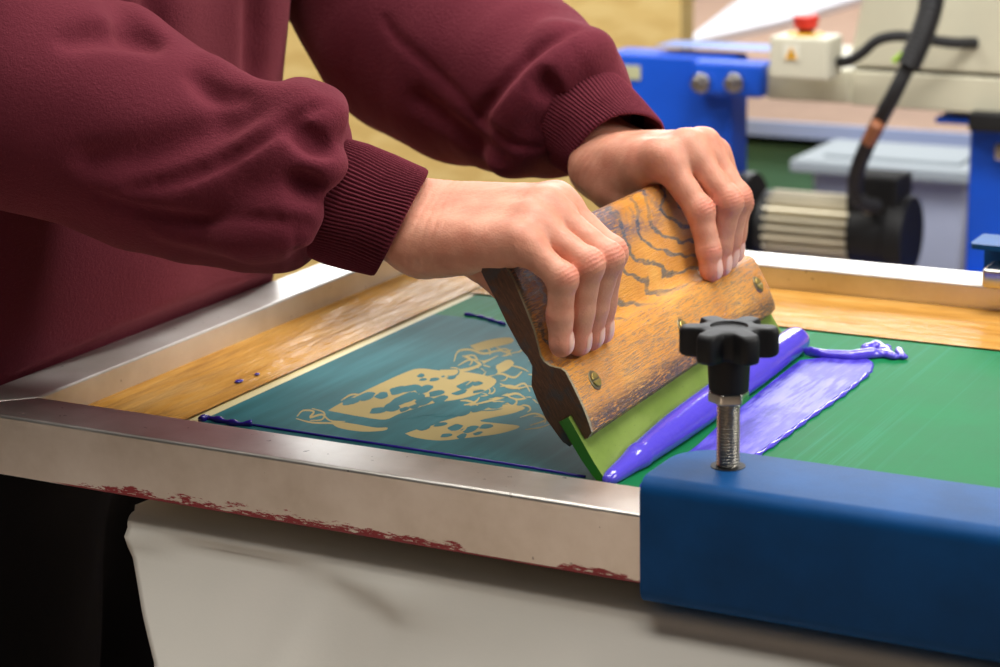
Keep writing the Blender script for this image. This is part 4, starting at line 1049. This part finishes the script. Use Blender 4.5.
    bm = bmesh.new(); prism(bm, [tuple(p) for p in q + far], (0, 0, .02)); o = from_bm(bm, 'white_board', 'white_board'); meta(o, 'white board lying on the brown table behind the emergency stop', 'board')
    # storage box
    bx = empty('storage_box', (0, 2.75, 0), 'translucent lidded plastic box on the floor behind the motor', 'box')
    a = P(792, 166, 1, 2.62); b = P(975, 166, 1, 2.62); zl = P(880, 166, 1, 2.62)[2]
    bm = bmesh.new(); prism(bm, [(a[0] + .06, 2.66, 0.002), (b[0] - .06, 2.66, .002), (b[0] - .06, 2.83, .002), (a[0] + .06, 2.83, .002)], (0, 0, zl - .02)); 
    for v_ in bm.verts:
        if v_.co.z > .1: v_.co.x += .04 * (1 if v_.co.x > (a[0] + b[0]) / 2 else -1)
    from_bm(bm, 'tub', 'box_plastic', bx, bevel=.012)
    bm = bmesh.new(); box(bm, (a[0] - .005, 2.62, zl - .022), (b[0] + .005, 2.86, zl)); box(bm, (a[0] + .04, 2.67, zl - .002), (b[0] - .04, 2.82, zl + .006)); from_bm(bm, 'lid', 'lid_plastic', bx, bevel=.006)
    # green crate and grey mat
    gb = P(738, 195, 1, 3.0); gc = P(798, 195, 1, 3.0)
    cr = empty('storage_crate', (gb[0], 3.1, 0), 'dark green crate on the floor under the brown table', 'crate')
    bm = bmesh.new(); box(bm, (gb[0] - .1, 3.2, .002), (gc[0] + .02, 3.6, .56)); from_bm(bm, 'crate_body', 'green_bin', cr, bevel=.01)
    bm = bmesh.new(); box(bm, (gb[0] - .11, 3.19, .53), (gc[0] + .03, 3.61, .56)); from_bm(bm, 'rim', 'green_bin', cr, bevel=.005)
    bm = bmesh.new(); a = P(700, 172, 1, 2.9); box(bm, (P(744, 172, 1, 2.45)[0], 2.45, .002), (P(800, 172, 1, 2.9)[0], 3.15, P(760, 172, 1, 3.15)[2])); o = from_bm(bm, 'cardboard_carton', 'grey_mat', bevel=.01); meta(o, 'pale grey carton on the floor in front of the green crate', 'carton')
background()

#@@LIGHT
# ------------------------------------------------------------------ light
wd = bpy.data.worlds.new('world'); S.world = wd; wd.use_nodes = True
bg = wd.node_tree.nodes['Background']; bg.inputs[0].default_value = (1.0, .96, .9, 1); bg.inputs[1].default_value = .045
def area(name, loc, target, size, power, col=(1, 1, 1)):
    l = bpy.data.lights.new(name, 'AREA'); l.shape = 'RECTANGLE'; l.size, l.size_y = size; l.energy = power; l.color = col
    o = bpy.data.objects.new(name, l); COL.objects.link(o); o.location = loc
    o.rotation_euler = (Vector(target) - Vector(loc)).to_track_quat('-Z', 'Y').to_euler(); return o
area('window_light', (-1.7, 4.6, 2.5), (.3, .2, .95), (3.6, 1.3), 70, (.93, .97, 1))
area('unseen_lamp', (.5, .7, 2.9), (.3, .3, .9), (1.4, .6), 22, (1, .97, .92))
area('unseen_lamp', (2.5, .5, 2.2), (.4, .25, 1.0), (1.2, .8), 32, (1, .96, .9))  # added key from the right, brightens the squeegee handle
area('unseen_lamp', (.35, -.38, 2.9), (.35, -.3, .5), (1.6, .4), 23, (1, .96, .9))  # added fill above the front, lifts the hanging sheet
area('unseen_lamp', (.3, -3.4, 2.9), (.3, -3.4, 0), (3, 2), 60, (1, .94, .82)).data.spread = math.radians(70)  # added to light the floor the front bar mirrors; spread keeps off the arm
area('unseen_lamp', (-1.5, 1.2, 3.0), (-1.6, 3, .5), (1.6, .6), 64, (1, .97, .9))
area('unseen_lamp', (.9, .9, 2.6), (.1, 2.1, .7), (1.0, .5), 26, (1, .98, .95))
area('unseen_lamp', (-1.5, 6.4, 3.2), (-1.5, 6.0, 0), (3, 3), 150, (1, .98, .95))
S.view_settings.view_transform = 'Standard'; S.view_settings.look = 'None'; S.view_settings.gamma = 1; S.view_settings.use_curve_mapping = False
S.view_settings.exposure = .12
